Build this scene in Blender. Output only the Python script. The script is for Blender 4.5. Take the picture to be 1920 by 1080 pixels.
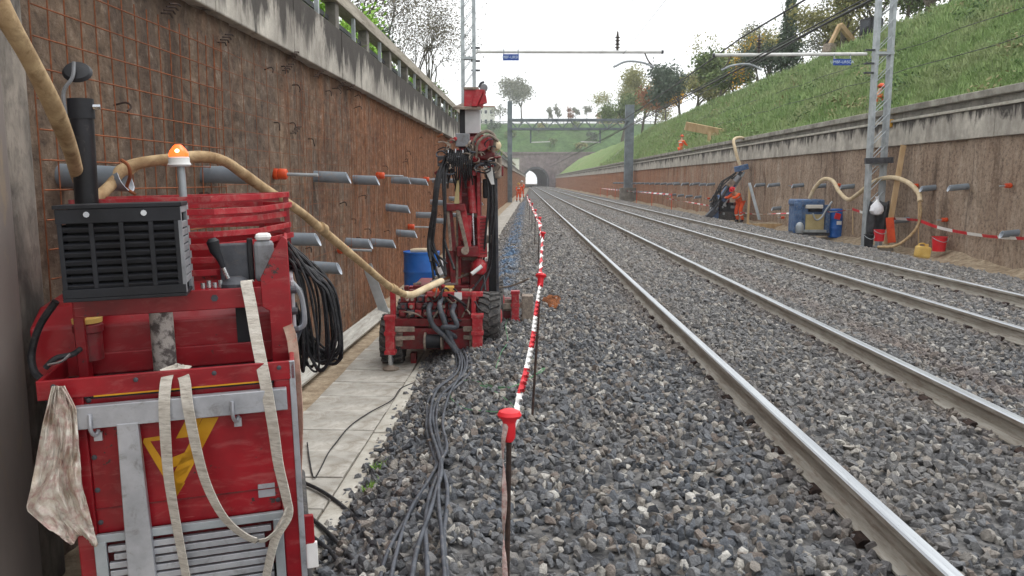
import bpy, bmesh, math, random
import numpy as np
from mathutils import Vector, Matrix, Euler, noise as mnoise

for o in list(bpy.data.objects): bpy.data.objects.remove(o)
scene = bpy.context.scene
COL = scene.collection
R = math.radians

# ------------------------------------------------------------------ camera
FPX = 1480.0
PITCH = math.atan(200 / FPX)
YAW = math.atan(21 / FPX * math.cos(PITCH))
CAM = Vector((0, 0, 1.66))
cd = bpy.data.cameras.new('camera')
cam = bpy.data.objects.new('camera', cd); COL.objects.link(cam)
cam.location = CAM
cam.rotation_euler = (math.pi / 2 - PITCH, 0, YAW)
cd.sensor_width = 36; cd.lens = 36 * FPX / 1920
cd.clip_start = 0.05; cd.clip_end = 3000
scene.camera = cam

# ------------------------------------------------------------------ sky and sun (overcast)
SUN_EL, SUN_AZ = 60, 60
w = bpy.data.worlds.new('World'); scene.world = w; w.use_nodes = True
nt = w.node_tree; nt.nodes.clear()
sky = nt.nodes.new('ShaderNodeTexSky'); sky.sky_type = 'NISHITA'; sky.sun_disc = False
sky.sun_elevation = R(SUN_EL); sky.sun_rotation = R(SUN_AZ); sky.dust_density = 4
bw = nt.nodes.new('ShaderNodeRGBToBW')
mul = nt.nodes.new('ShaderNodeMath'); mul.operation = 'MULTIPLY_ADD'
mul.inputs[1].default_value = 0.35; mul.inputs[2].default_value = 6.6      # cloud deck evens the sky out
tint = nt.nodes.new('ShaderNodeMix'); tint.data_type = 'RGBA'; tint.blend_type = 'MULTIPLY'
tint.inputs['Factor'].default_value = 1; tint.inputs['B'].default_value = (0.97, 0.985, 1.0, 1)
bg = nt.nodes.new('ShaderNodeBackground'); bg.inputs['Strength'].default_value = 0.15
out = nt.nodes.new('ShaderNodeOutputWorld')
nt.links.new(sky.outputs[0], bw.inputs[0]); nt.links.new(bw.outputs[0], mul.inputs[0])
nt.links.new(mul.outputs[0], tint.inputs['A']); nt.links.new(tint.outputs['Result'], bg.inputs['Color'])
nt.links.new(bg.outputs[0], out.inputs['Surface'])
sd = bpy.data.lights.new('sun', 'SUN'); sd.energy = 0.8; sd.angle = R(30); sd.color = (1, 0.97, 0.93)
so = bpy.data.objects.new('sun', sd); COL.objects.link(so)
so.rotation_euler = (R(90 - SUN_EL), 0, math.pi - R(SUN_AZ))
scene.view_settings.view_transform = 'Standard'; scene.view_settings.look = 'None'
scene.view_settings.exposure = 0.42; scene.view_settings.gamma = 1
scene.render.engine = 'CYCLES'
cy = scene.cycles; cy.max_bounces = 5; cy.diffuse_bounces = 3; cy.glossy_bounces = 3; cy.transmission_bounces = 2; cy.volume_bounces = 1

# ------------------------------------------------------------------ helpers
_R = Euler(cam.rotation_euler).to_matrix()
def ray(px, py): return _R @ Vector(((px - 960) / FPX, -(py - 540) / FPX, -1))
def at(px, py, Y): d = ray(px, py); return CAM + d * (Y / d.y)                     # point at distance Y down the line
def gz(px, py, z): d = ray(px, py); return CAM + d * ((z - CAM.z) / d.z)           # point on level z
K = 0.0128                                                                         # the left wall closes in on the track
def wl(px, py, u=-2.5): d = ray(px, py); return CAM + d * (u / (d.x - K * d.y))    # point on the left wall
def ox(px, py, X): d = ray(px, py); return CAM + d * (X / d.x)                     # point on the right wall
V = Vector
rnd = random.Random(7)

def srgb(r, g, b):
    f = lambda c: (c / 255 / 12.92) if c <= 10 else ((c / 255 + 0.055) / 1.055) ** 2.4
    return (f(r), f(g), f(b), 1)

class NT:
    def __init__(s, m): s.t = m.node_tree; s.t.nodes.clear()
    def n(s, k, **kw):
        x = s.t.nodes.new(k)
        for a, b in kw.items(): setattr(x, a, b)
        return x
    def l(s, a, b): s.t.links.new(a, b)
    def coord(s, scale=(1, 1, 1)):
        c = s.n('ShaderNodeTexCoord'); m = s.n('ShaderNodeMapping'); m.inputs['Scale'].default_value = scale
        s.l(c.outputs['Object'], m.inputs[0]); return m.outputs[0]
    def noise(s, vec, scale, detail=4, rough=0.55, dist=0):
        x = s.n('ShaderNodeTexNoise'); x.inputs['Scale'].default_value = scale; x.inputs['Detail'].default_value = detail
        x.inputs['Roughness'].default_value = rough; x.inputs['Distortion'].default_value = dist
        if vec is not None: s.l(vec, x.inputs['Vector'])
        return x.outputs['Fac']
    def ramp(s, fac, stops, interp='LINEAR'):
        x = s.n('ShaderNodeValToRGB'); x.color_ramp.interpolation = interp
        e = x.color_ramp.elements
        while len(e) < len(stops): e.new(0.5)
        for i, (p, c) in enumerate(stops):
            e[i].position = p; e[i].color = c if hasattr(c, '__len__') else (c, c, c, 1)
        s.l(fac, x.inputs[0]); return x.outputs[0]
    def mix(s, fac, a, b, blend='MIX'):
        x = s.n('ShaderNodeMix'); x.data_type = 'RGBA'; x.blend_type = blend
        for v, i in ((fac, 'Factor'), (a, 'A'), (b, 'B')):
            if hasattr(v, 'is_linked'): s.l(v, x.inputs[i])
            else: x.inputs[i].default_value = v
        return x.outputs['Result']
    def math(s, op, a, b=0.0):
        x = s.n('ShaderNodeMath', operation=op)
        for v, i in ((a, 0), (b, 1)):
            if hasattr(v, 'is_linked'): s.l(v, x.inputs[i])
            else: x.inputs[i].default_value = v
        return x.outputs[0]
    def bsdf(s, col, rough=0.7, metal=0.0, bump=None, bstr=0.3, bdist=0.01, spec=0.4):
        b = s.n('ShaderNodeBsdfPrincipled'); o = s.n('ShaderNodeOutputMaterial')
        for v, i in ((col, 'Base Color'), (rough, 'Roughness'), (metal, 'Metallic')):
            if hasattr(v, 'is_linked'): s.l(v, b.inputs[i])
            else: b.inputs[i].default_value = v
        b.inputs['Specular IOR Level'].default_value = spec
        if bump is not None:
            q = s.n('ShaderNodeBump'); q.inputs['Strength'].default_value = bstr; q.inputs['Distance'].default_value = bdist
            s.l(bump, q.inputs['Height']); s.l(q.outputs[0], b.inputs['Normal'])
        s.l(b.outputs[0], o.inputs[0]); return b

def newmat(name):
    m = bpy.data.materials.new(name); m.use_nodes = True; return m, NT(m)

def pm(name, c1, c2, scale=6, rough=0.6, metal=0.0, bump=0.2, stretch=(1, 1, 1), lo=0.35, hi=0.65, dirt=None, dirt_amt=0.35, spec=0.4):
    """two-tone worn surface with fine relief"""
    m, t = newmat(name)
    v = t.coord(stretch)
    n1 = t.noise(v, scale, 6, 0.6)
    col = t.ramp(n1, [(lo, c1), (hi, c2)])
    if dirt is not None:
        n2 = t.noise(v, scale * 2.7, 8, 0.7, 0.6)
        msk = t.ramp(n2, [(0.62 - dirt_amt * 0.4, 0.0), (0.72, 1.0)])
        col = t.mix(t.math('MULTIPLY', msk, 0.75), col, dirt)
    n3 = t.noise(v, scale * 9, 4, 0.6)
    rg = t.math('ADD', t.math('MULTIPLY', n3, 0.3), rough - 0.15)
    t.bsdf(col, rg, metal, n3, bump, 0.006, spec)
    return m

class MB:
    def __init__(s): s.v = []; s.f = []; s.m = []; s.cur = 0
    def add(s, vs, fs):
        o = len(s.v); s.v += [tuple(p) for p in vs]
        for f in fs: s.f.append(tuple(i + o for i in f)); s.m.append(s.cur)
        return s
    def box(s, c, d, rot=None):
        c = V(c); hx, hy, hz = d[0] / 2, d[1] / 2, d[2] / 2
        ps = [V((x, y, z)) for z in (-hz, hz) for y in (-hy, hy) for x in (-hx, hx)]
        if rot is not None: ps = [rot @ p for p in ps]
        return s.add([c + p for p in ps], [(0, 2, 3, 1), (4, 5, 7, 6), (0, 1, 5, 4), (2, 6, 7, 3), (0, 4, 6, 2), (1, 3, 7, 5)])
    def bb(s, x0, x1, y0, y1, z0, z1): return s.box(((x0 + x1) / 2, (y0 + y1) / 2, (z0 + z1) / 2), (x1 - x0, y1 - y0, z1 - z0))
    def bar(s, a, b, wd, ht=None, up=(0, 0, 1)):
        a = V(a); b = V(b); ht = ht or wd
        d = (b - a).normalized(); up = V(up)
        if abs(d.dot(up)) > 0.98: up = V((0, 1, 0))
        x = d.cross(up).normalized() * wd / 2; z = x.cross(d).normalized() * ht / 2
        ps = [a - x - z, a + x - z, a + x + z, a - x + z, b - x - z, b + x - z, b + x + z, b - x + z]
        return s.add(ps, [(0, 1, 2, 3), (7, 6, 5, 4), (0, 4, 5, 1), (1, 5, 6, 2), (2, 6, 7, 3), (3, 7, 4, 0)])
    def tube(s, pts, r, n=8, caps=True):
        pts = [V(p) for p in pts]
        rs = r if hasattr(r, '__len__') else [r] * len(pts)
        t0 = (pts[1] - pts[0]).normalized()
        ref = V((0, 0, 1)) if abs(t0.z) < 0.9 else V((1, 0, 0))
        x = t0.cross(ref).normalized(); o = len(s.v)
        for i, p in enumerate(pts):
            a = pts[max(i - 1, 0)]; b = pts[min(i + 1, len(pts) - 1)]
            t = (b - a)
            t = t.normalized() if t.length > 1e-9 else t0
            x = (x - t * x.dot(t))
            x = x.normalized() if x.length > 1e-6 else t.orthogonal().normalized()
            y = t.cross(x)
            for k in range(n):
                q = 2 * math.pi * k / n
                s.v.append(tuple(p + (x * math.cos(q) + y * math.sin(q)) * rs[i]))
        for i in range(len(pts) - 1):
            for k in range(n):
                a = o + i * n + k; b = o + i * n + (k + 1) % n
                s.f.append((a, b, b + n, a + n)); s.m.append(s.cur)
        if caps:
            s.f.append(tuple(o + k for k in reversed(range(n)))); s.m.append(s.cur)
            e = o + (len(pts) - 1) * n
            s.f.append(tuple(e + k for k in range(n))); s.m.append(s.cur)
        return s
    def cyl(s, a, b, r, r2=None, n=14): return s.tube([a, b], [r, r if r2 is None else r2], n)
    def lathe(s, base, axis, prof, n=20):
        """prof: (radius, height) pairs along the axis"""
        base = V(base); ax = V(axis).normalized(); x = ax.orthogonal().normalized(); y = ax.cross(x); o = len(s.v)
        for r_, h in prof:
            for k in range(n):
                q = 2 * math.pi * k / n
                s.v.append(tuple(base + ax * h + (x * math.cos(q) + y * math.sin(q)) * r_))
        for i in range(len(prof) - 1):
            for k in range(n):
                a = o + i * n + k; b = o + i * n + (k + 1) % n
                s.f.append((a, b, b + n, a + n)); s.m.append(s.cur)
        s.f.append(tuple(o + k for k in reversed(range(n)))); s.m.append(s.cur)
        e = o + (len(prof) - 1) * n
        s.f.append(tuple(e + k for k in range(n))); s.m.append(s.cur)
        return s
    def extr(s, poly, vec):
        poly = [V(p) for p in poly]; vec = V(vec); n = len(poly)
        fs = [tuple(range(n)), tuple(reversed(range(n, 2 * n)))] + [(i, i + n, (i + 1) % n + n, (i + 1) % n) for i in range(n)]
        return s.add(poly + [p + vec for p in poly], fs)
    def ribbon(s, pts, wv, th=0.0025):
        """flat strap along pts; wv = width vector(s)"""
        pts = [V(p) for p in pts]; n = len(pts)
        ws = [V(wv)] * n if not isinstance(wv, list) else [V(q) for q in wv]
        o = len(s.v)
        for i, p in enumerate(pts):
            a = pts[max(i - 1, 0)]; b = pts[min(i + 1, n - 1)]
            nn = (b - a).cross(ws[i]).normalized() * th
            h = ws[i] / 2
            s.v += [tuple(p - h - nn), tuple(p + h - nn), tuple(p + h + nn), tuple(p - h + nn)]
        for i in range(n - 1):
            for k in range(4):
                a = o + i * 4 + k; b = o + i * 4 + (k + 1) % 4
                s.f.append((a, b, b + 4, a + 4)); s.m.append(s.cur)
        s.f.append((o + 3, o + 2, o + 1, o)); s.m.append(s.cur)
        e = o + (n - 1) * 4; s.f.append((e, e + 1, e + 2, e + 3)); s.m.append(s.cur)
        return s
    def build(s, name, mat, parent=None, smooth=False, bevel=0, world=False):
        me = bpy.data.meshes.new(name); me.from_pydata(s.v, [], s.f)
        mats = mat if isinstance(mat, (list, tuple)) else [mat]
        for q in mats: me.materials.append(q)
        if len(mats) > 1: me.polygons.foreach_set('material_index', s.m)
        bm = bmesh.new(); bm.from_mesh(me); bmesh.ops.recalc_face_normals(bm, faces=bm.faces); bm.to_mesh(me); bm.free()
        if smooth:
            me.polygons.foreach_set('use_smooth', [True] * len(me.polygons))
            try: me.set_sharp_from_angle(angle=R(38))
            except Exception: pass
        me.update()
        return link(name, me, parent, world, bevel)

def link(name, me, parent=None, world=False, bevel=0):
    o = bpy.data.objects.new(name, me); COL.objects.link(o)
    if parent is not None:
        o.parent = parent
        if world: o.matrix_parent_inverse = MW[parent.name].inverted()
    if bevel:
        b = o.modifiers.new('bevel', 'BEVEL'); b.width = bevel; b.segments = 2; b.limit_method = 'ANGLE'; b.angle_limit = R(40)
    return o

MW = {}
def tag(o, label, cat, group=None):
    o['label'] = label; o['category'] = cat
    if group: o['group'] = group
    return o
def thing(name, label, cat, loc=(0, 0, 0), rot=(0, 0, 0), group=None):
    o = bpy.data.objects.new(name, None); COL.objects.link(o); o.empty_display_size = 0.2
    o.location = loc; o.rotation_euler = rot
    MW[o.name] = Matrix.Translation(V(loc)) @ Euler(rot).to_matrix().to_4x4()
    return tag(o, label, cat, group)
def struct(o, kind='structure'):
    o['kind'] = kind; return o

def spl(pts, k=6):
    """Catmull-Rom through the points"""
    P = [V(p) for p in pts]; P = [P[0] * 2 - P[1]] + P + [P[-1] * 2 - P[-2]]; o = []
    for i in range(1, len(P) - 2):
        for j in range(k):
            t = j / k; a, b, c, d = P[i - 1], P[i], P[i + 1], P[i + 2]
            o.append(0.5 * ((2 * b) + (c - a) * t + (2 * a - 5 * b + 4 * c - d) * t * t + (3 * b - a - 3 * c + d) * t ** 3))
    o.append(P[-2]); return o

def fbm(x, y, oct=4, seed=0):
    """vectorised value noise, about -1..1"""
    x = np.asarray(x, float); y = np.asarray(y, float); tot = np.zeros(np.broadcast(x, y).shape); amp = 1.0; nrm = 0
    def h(i, j): 
        n = np.sin(i * 127.1 + j * 311.7 + seed * 74.7) * 43758.5453
        return (n - np.floor(n)) * 2 - 1
    for _ in range(oct):
        xi = np.floor(x); yi = np.floor(y); fx = x - xi; fy = y - yi
        fx = fx * fx * (3 - 2 * fx); fy = fy * fy * (3 - 2 * fy)
        tot += amp * ((h(xi, yi) * (1 - fx) + h(xi + 1, yi) * fx) * (1 - fy) + (h(xi, yi + 1) * (1 - fx) + h(xi + 1, yi + 1) * fx) * fy)
        nrm += amp; amp *= 0.5; x = x * 2.03 + 17.3; y = y * 2.03 + 5.1
    return tot / nrm

def gridmesh(name, P, mat, parent=None, smooth=True):
    """P: array (n, m, 3) of points"""
    n, m = P.shape[:2]
    idx = np.arange(n * m).reshape(n, m)
    q = np.stack([idx[:-1, :-1], idx[1:, :-1], idx[1:, 1:], idx[:-1, 1:]], -1).reshape(-1, 4)
    me = bpy.data.meshes.new(name); me.from_pydata(P.reshape(-1, 3).tolist(), [], q.tolist())
    me.materials.append(mat)
    if smooth: me.polygons.foreach_set('use_smooth', [True] * len(me.polygons))
    me.update()
    return link(name, me, parent)

def scatter(name, me, src, density, smin, smax, seed=0, zj=0.0, tilt=6.28, near=None, parent=None):
    """uncountable stuff: instances of src meshes spread over the faces of me; near=(y0, reach, cap): pieces grow and thin with distance"""
    coll = bpy.data.collections.new(name + '_pieces')
    for i, sm in enumerate(src): coll.objects.link(bpy.data.objects.new(name + '_piece', sm))
    o = link(name, me, parent); struct(o, 'stuff')
    g = bpy.data.node_groups.new(name + '_nodes', 'GeometryNodeTree')
    g.interface.new_socket('Geometry', in_out='INPUT', socket_type='NodeSocketGeometry')
    g.interface.new_socket('Geometry', in_out='OUTPUT', socket_type='NodeSocketGeometry')
    N = g.nodes.new; L = g.links.new
    gi = N('NodeGroupInput'); go = N('NodeGroupOutput')
    dp = N('GeometryNodeDistributePointsOnFaces'); dp.inputs['Density'].default_value = density; dp.inputs['Seed'].default_value = seed
    L(gi.outputs[0], dp.inputs['Mesh'])
    ci = N('GeometryNodeCollectionInfo'); ci.inputs[0].default_value = coll
    ci.inputs['Separate Children'].default_value = True; ci.inputs['Reset Children'].default_value = True
    ip = N('GeometryNodeInstanceOnPoints'); ip.inputs['Pick Instance'].default_value = True
    rv = N('FunctionNodeRandomValue'); rv.data_type = 'FLOAT_VECTOR'
    rv.inputs[0].default_value = (-tilt / 2, -tilt / 2, 0); rv.inputs[1].default_value = (tilt / 2, tilt / 2, 6.283)
    rs = N('FunctionNodeRandomValue'); rs.data_type = 'FLOAT'
    fo = [x for x in rs.inputs if x.type == 'VALUE']; fo[0].default_value = smin; fo[1].default_value = smax
    rso = [x for x in rs.outputs if x.type == 'VALUE'][0]
    sp = N('GeometryNodeSetPosition')
    rz = N('FunctionNodeRandomValue'); rz.data_type = 'FLOAT_VECTOR'
    rz.inputs[0].default_value = (0, 0, -zj); rz.inputs[1].default_value = (0, 0, zj); rz.inputs['Seed'].default_value = 5
    L(dp.outputs['Points'], sp.inputs['Geometry']); L(rz.outputs[0], sp.inputs['Offset'])
    L(sp.outputs[0], ip.inputs['Points']); L(ci.outputs[0], ip.inputs['Instance'])
    L(rv.outputs[0], ip.inputs['Rotation'])
    if near:
        y0, reach, cap = near
        pos = N('GeometryNodeInputPosition'); sx = N('ShaderNodeSeparateXYZ'); L(pos.outputs[0], sx.inputs[0])
        mr = N('ShaderNodeMapRange'); L(sx.outputs[1], mr.inputs[0])
        mr.inputs[1].default_value = y0; mr.inputs[2].default_value = y0 + reach * (cap - 1); mr.inputs[3].default_value = 1; mr.inputs[4].default_value = cap
        sq = N('ShaderNodeMath'); sq.operation = 'POWER'; L(mr.outputs[0], sq.inputs[0]); sq.inputs[1].default_value = 2
        dv = N('ShaderNodeMath'); dv.operation = 'DIVIDE'; dv.inputs[0].default_value = density; L(sq.outputs[0], dv.inputs[1]); L(dv.outputs[0], dp.inputs['Density'])
        ms = N('ShaderNodeMath'); ms.operation = 'MULTIPLY'; L(rso, ms.inputs[0]); L(mr.outputs[0], ms.inputs[1]); L(ms.outputs[0], ip.inputs['Scale'])
    else: L(rso, ip.inputs['Scale'])
    L(ip.outputs[0], go.inputs[0])
    md = o.modifiers.new('scatter', 'NODES'); md.node_group = g
    return o

# ------------------------------------------------------------------ materials
def stone_material():
    m, t = newmat('ballast_stone')
    oi = t.n('ShaderNodeObjectInfo')
    col = t.ramp(oi.outputs['Random'], [(0, srgb(66, 70, 77)), (0.2, srgb(124, 129, 136)), (0.36, srgb(94, 99, 107)), (0.5, srgb(148, 149, 150)),
                 (0.64, srgb(114, 117, 123)), (0.76, srgb(162, 156, 148)), (0.84, srgb(134, 120, 111)), (0.92, srgb(190, 184, 174)), (0.98, srgb(228, 224, 216))])
    g = t.n('ShaderNodeNewGeometry')
    sx = t.n('ShaderNodeSeparateXYZ'); t.l(g.outputs['Position'], sx.inputs[0])
    # rusty dust thrown off the brakes, in a band between the two tracks, and dusty stones further out
    n = t.noise(g.outputs['Position'], 0.9, 4, 0.6)
    band = t.n('ShaderNodeMapRange'); t.l(t.math('ABSOLUTE', t.math('SUBTRACT', sx.outputs[0], 3.95)), band.inputs[0])
    band.inputs[1].default_value = 0.55; band.inputs[2].default_value = 0.1
    dust = t.ramp(t.math('MULTIPLY', n, band.outputs[0]), [(0.3, 0.0), (0.55, 0.6)])
    col = t.mix(dust, col, srgb(128, 104, 94))
    n2 = t.noise(g.outputs['Position'], 0.55, 5, 0.65)
    col = t.mix(t.ramp(n2, [(0.42, 0.0), (0.75, 0.5)]), col, srgb(168, 161, 153))
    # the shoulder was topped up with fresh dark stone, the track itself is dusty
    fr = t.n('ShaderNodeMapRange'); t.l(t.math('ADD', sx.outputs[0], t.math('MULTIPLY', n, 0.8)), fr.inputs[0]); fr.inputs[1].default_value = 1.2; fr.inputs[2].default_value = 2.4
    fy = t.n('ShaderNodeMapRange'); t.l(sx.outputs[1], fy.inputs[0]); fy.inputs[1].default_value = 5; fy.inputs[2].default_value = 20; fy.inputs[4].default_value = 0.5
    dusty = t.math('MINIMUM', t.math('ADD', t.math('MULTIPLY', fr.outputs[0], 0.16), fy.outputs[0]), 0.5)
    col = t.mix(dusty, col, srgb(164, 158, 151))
    # brake dust beside each rail
    rd = None
    for rx_ in (1.66, 3.165, 5.145, 6.65):
        q = t.n('ShaderNodeMapRange'); t.l(t.math('ABSOLUTE', t.math('SUBTRACT', sx.outputs[0], rx_)), q.inputs[0]); q.inputs[1].default_value = 0.32; q.inputs[2].default_value = 0.08
        rd = q.outputs[0] if rd is None else t.math('MAXIMUM', rd, q.outputs[0])
    col = t.mix(t.math('MULTIPLY', rd, t.ramp(n2, [(0.35, 0.1), (0.65, 0.6)])), col, srgb(126, 108, 94))
    # blue marking paint sprayed along the shoulder
    bx = t.n('ShaderNodeMapRange'); t.l(t.math('ABSOLUTE', t.math('ADD', sx.outputs[0], t.math('SUBTRACT', 0.42, t.math('MULTIPLY', sx.outputs[1], 0.006)))), bx.inputs[0])
    bx.inputs[1].default_value = 0.3; bx.inputs[2].default_value = 0.1
    by = t.n('ShaderNodeMapRange'); t.l(sx.outputs[1], by.inputs[0]); by.inputs[1].default_value = 11; by.inputs[2].default_value = 14
    nb = t.ramp(t.noise(g.outputs['Position'], 1.7, 3), [(0.4, 0.0), (0.6, 0.8)])
    bl = t.math('MULTIPLY', t.math('MULTIPLY', bx.outputs[0], by.outputs[0]), nb)
    col = t.mix(bl, col, srgb(110, 150, 190))
    c = t.coord(); f = t.noise(c, 3.0, 5, 0.7)
    col = t.mix(t.ramp(f, [(0.35, 0.4), (0.7, 0.0)]), col, srgb(52, 53, 56))
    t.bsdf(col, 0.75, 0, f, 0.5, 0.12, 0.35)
    return m

M = {}
M['stone'] = stone_material()
M['ballast'] = pm('ballast_bed', srgb(44, 45, 48), srgb(120, 118, 116), 14, 0.95, 0, 1.0)  # dark tone paints in the shade down between the loose stones
M['earth'] = pm('earth', srgb(120, 108, 92), srgb(158, 148, 132), 1.5, 0.95, 0, 0.5, dirt=srgb(90, 80, 68))
M['sand'] = pm('sand', srgb(134, 116, 94), srgb(186, 170, 146), 6, 0.95, 0, 1.0, dirt=srgb(112, 94, 76), dirt_amt=0.5)
M['slab'] = pm('walkway_slab', srgb(152, 148, 140), srgb(194, 190, 182), 2.2, 0.85, 0, 0.4, dirt=srgb(118, 108, 92), dirt_amt=0.4)
M['kerb'] = pm('walkway_kerb', srgb(164, 160, 150), srgb(196, 192, 182), 3, 0.9, 0, 0.4, dirt=srgb(136, 124, 106))
M['concrete'] = pm('concrete', srgb(104, 100, 94), srgb(146, 142, 134), 1.6, 0.9, 0, 0.5, dirt=srgb(70, 66, 62))
M['sleeper'] = pm('sleeper_concrete', srgb(120, 116, 110), srgb(150, 146, 140), 5, 0.9, 0, 0.4)
M['railside'] = pm('rail_side', srgb(138, 132, 122), srgb(172, 167, 157), 4, 0.75, 0, 0.3, stretch=(4, .5, 4), dirt=srgb(110, 88, 72))
M['railtop'] = pm('rail_running_surface', srgb(178, 182, 188), srgb(208, 212, 216), 5, 0.32, 0.9, 0.05, stretch=(8, .2, 8))
M['steel'] = pm('galvanised_steel', srgb(150, 156, 160), srgb(184, 190, 194), 4, 0.5, 0.35, 0.1)
M['alu'] = pm('aluminium', srgb(160, 162, 168), srgb(196, 198, 204), 5, 0.42, 0.55, 0.08, dirt=srgb(120, 116, 112), dirt_amt=0.2)
M['gantry'] = pm('grey_gantry_paint', srgb(96, 104, 110), srgb(126, 134, 140), 1.5, 0.6, 0.2, 0.1)
M['rust'] = pm('rusty_rod', srgb(112, 66, 42), srgb(150, 88, 54), 20, 0.9, 0, 0.3)
M['darkrust'] = pm('dark_rebar', srgb(46, 36, 34), srgb(74, 56, 48), 30, 0.85, 0.2, 0.5)
def red_paint():
    """enamel that has been knocked about: uneven gloss, dusty smears, bare chips and scratches"""
    m, t = newmat('red_paint'); v = t.coord()
    col = t.ramp(t.noise(v, 3.5, 6, 0.6), [(0.35, srgb(122, 10, 22)), (0.65, srgb(160, 18, 32))])
    smear = t.ramp(t.noise(t.coord((2, 2, 7)), 2.6, 8, 0.72, 0.8), [(0.52, 0.0), (0.74, 0.5)])
    col = t.mix(smear, col, srgb(176, 104, 100))
    scr = t.ramp(t.noise(t.coord((3, 3, 60)), 2.0, 3, 0.5, 0.2), [(0.70, 0.0), (0.73, 0.45)])
    col = t.mix(scr, col, srgb(190, 120, 116))
    n = t.noise(v, 34, 5, 0.7); big = t.noise(v, 4.5, 3, 0.5)
    chip = t.ramp(t.math('MULTIPLY', n, t.math('ADD', big, 0.42)), [(0.64, 0.0), (0.66, 1.0)])
    col = t.mix(chip, col, srgb(58, 46, 44))
    rg = t.math('ADD', t.math('MULTIPLY', smear, 0.6), t.math('ADD', t.math('MULTIPLY', n, 0.2), 0.25))
    t.bsdf(col, rg, 0, t.math('ADD', t.noise(v, 6, 3, 0.5), t.math('MULTIPLY', chip, -0.3)), 0.25, 0.008, 0.5)
    return m
M['red'] = red_paint()
M['reddark'] = pm('oily_red_paint', srgb(92, 18, 26), srgb(140, 30, 40), 7, 0.5, 0, 0.2, dirt=srgb(92, 72, 64), dirt_amt=0.45)
M['redrig'] = pm('dusty_red_paint', srgb(150, 22, 34), srgb(186, 46, 56), 6, 0.45, 0, 0.15, dirt=srgb(170, 126, 118), dirt_amt=0.35)
M['black'] = pm('black_plastic', srgb(20, 21, 26), srgb(34, 36, 42), 6, 0.55, 0, 0.1)
M['blackpaint'] = pm('black_enamel', srgb(16, 16, 20), srgb(32, 32, 38), 8, 0.42, 0.1, 0.1, dirt=srgb(70, 64, 62), dirt_amt=0.1)
M['rubber'] = pm('rubber', srgb(36, 37, 39), srgb(72, 72, 73), 9, 0.85, 0, 0.3, dirt=srgb(124, 119, 113), dirt_amt=0.5)
M['hose'] = pm('black_hydraulic_hose', srgb(22, 22, 25), srgb(48, 48, 52), 12, 0.55, 0, 0.2, dirt=srgb(92, 88, 84), dirt_amt=0.2)
M['cable'] = pm('grey_cable', srgb(58, 62, 70), srgb(88, 92, 100), 8, 0.6, 0, 0.15, dirt=srgb(140, 134, 126), dirt_amt=0.2)
M['tanhose'] = pm('canvas_hose', srgb(150, 122, 88), srgb(196, 170, 132), 7, 0.85, 0, 0.5, dirt=srgb(112, 86, 58), dirt_amt=0.35)
M['canvashose'] = pm('pale_canvas_hose', srgb(196, 174, 140), srgb(216, 198, 168), 7, 0.85, 0, 0.4)
M['pvc'] = pm('grey_plastic_pipe', srgb(112, 120, 128), srgb(134, 142, 150), 4, 0.45, 0, 0.05, dirt=srgb(150, 140, 128), dirt_amt=0.1)
M['pvcin'] = pm('pipe_inside', srgb(190, 196, 204), srgb(214, 220, 228), 4, 0.6, 0, 0.05)
M['orange'] = pm('orange_plastic', srgb(196, 66, 30), srgb(220, 88, 44), 6, 0.5, 0, 0.1)
M['hivis'] = pm('orange_workwear', srgb(226, 74, 30), srgb(250, 108, 52), 8, 0.8, 0, 0.3)
M['reflect'] = pm('reflective_tape', srgb(210, 214, 210), srgb(232, 236, 230), 10, 0.4, 0, 0.1)
M['skin'] = pm('skin', srgb(190, 140, 112), srgb(206, 156, 128), 10, 0.6, 0, 0.05)
M['white'] = pm('white_paint', srgb(206, 206, 204), srgb(230, 230, 228), 4, 0.5, 0, 0.05)
M['grey'] = pm('grey_paint', srgb(118, 120, 124), srgb(146, 148, 152), 5, 0.5, 0.1, 0.1, dirt=srgb(90, 86, 82), dirt_amt=0.2)
M['dgrey'] = pm('dark_grey_casting', srgb(58, 60, 66), srgb(86, 88, 94), 8, 0.55, 0.2, 0.2, dirt=srgb(110, 100, 92), dirt_amt=0.2)
M['dusty'] = pm('dusty_metal', srgb(120, 108, 98), srgb(166, 152, 138), 12, 0.8, 0.1, 0.4, dirt=srgb(70, 60, 56), dirt_amt=0.35)
M['chrome'] = pm('chromed_rod', srgb(176, 180, 186), srgb(206, 210, 214), 3, 0.25, 0.9, 0.02)
M['blue'] = pm('blue_paint', srgb(20, 84, 164), srgb(34, 104, 186), 4, 0.42, 0, 0.08, dirt=srgb(90, 120, 160), dirt_amt=0.1)
M['bluerig'] = pm('dusty_blue_paint', srgb(52, 84, 128), srgb(92, 120, 158), 6, 0.6, 0, 0.15, dirt=srgb(140, 140, 142), dirt_amt=0.3)
M['tapered'] = pm('red_tape', srgb(196, 36, 48), srgb(214, 54, 64), 6, 0.5, 0, 0.05)
M['tapewhite'] = pm('white_tape', srgb(226, 224, 222), srgb(240, 238, 236), 6, 0.5, 0, 0.05)
M['capred'] = pm('red_plastic_cap', srgb(206, 28, 40), srgb(222, 44, 54), 6, 0.45, 0, 0.05)
M['wood'] = pm('raw_timber', srgb(176, 146, 108), srgb(204, 176, 138), 5, 0.85, 0, 0.3, stretch=(1, 1, .15))
M['oldwood'] = pm('weathered_plank', srgb(150, 146, 138), srgb(190, 188, 180), 5, 0.85, 0, 0.3, stretch=(4, .3, 4), dirt=srgb(110, 100, 90))
M['beige'] = pm('ochre_panel', srgb(168, 150, 106), srgb(188, 172, 128), 4, 0.6, 0, 0.1)
M['yellow'] = pm('yellow_plastic', srgb(206, 166, 84), srgb(224, 190, 112), 4, 0.55, 0, 0.1)
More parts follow.
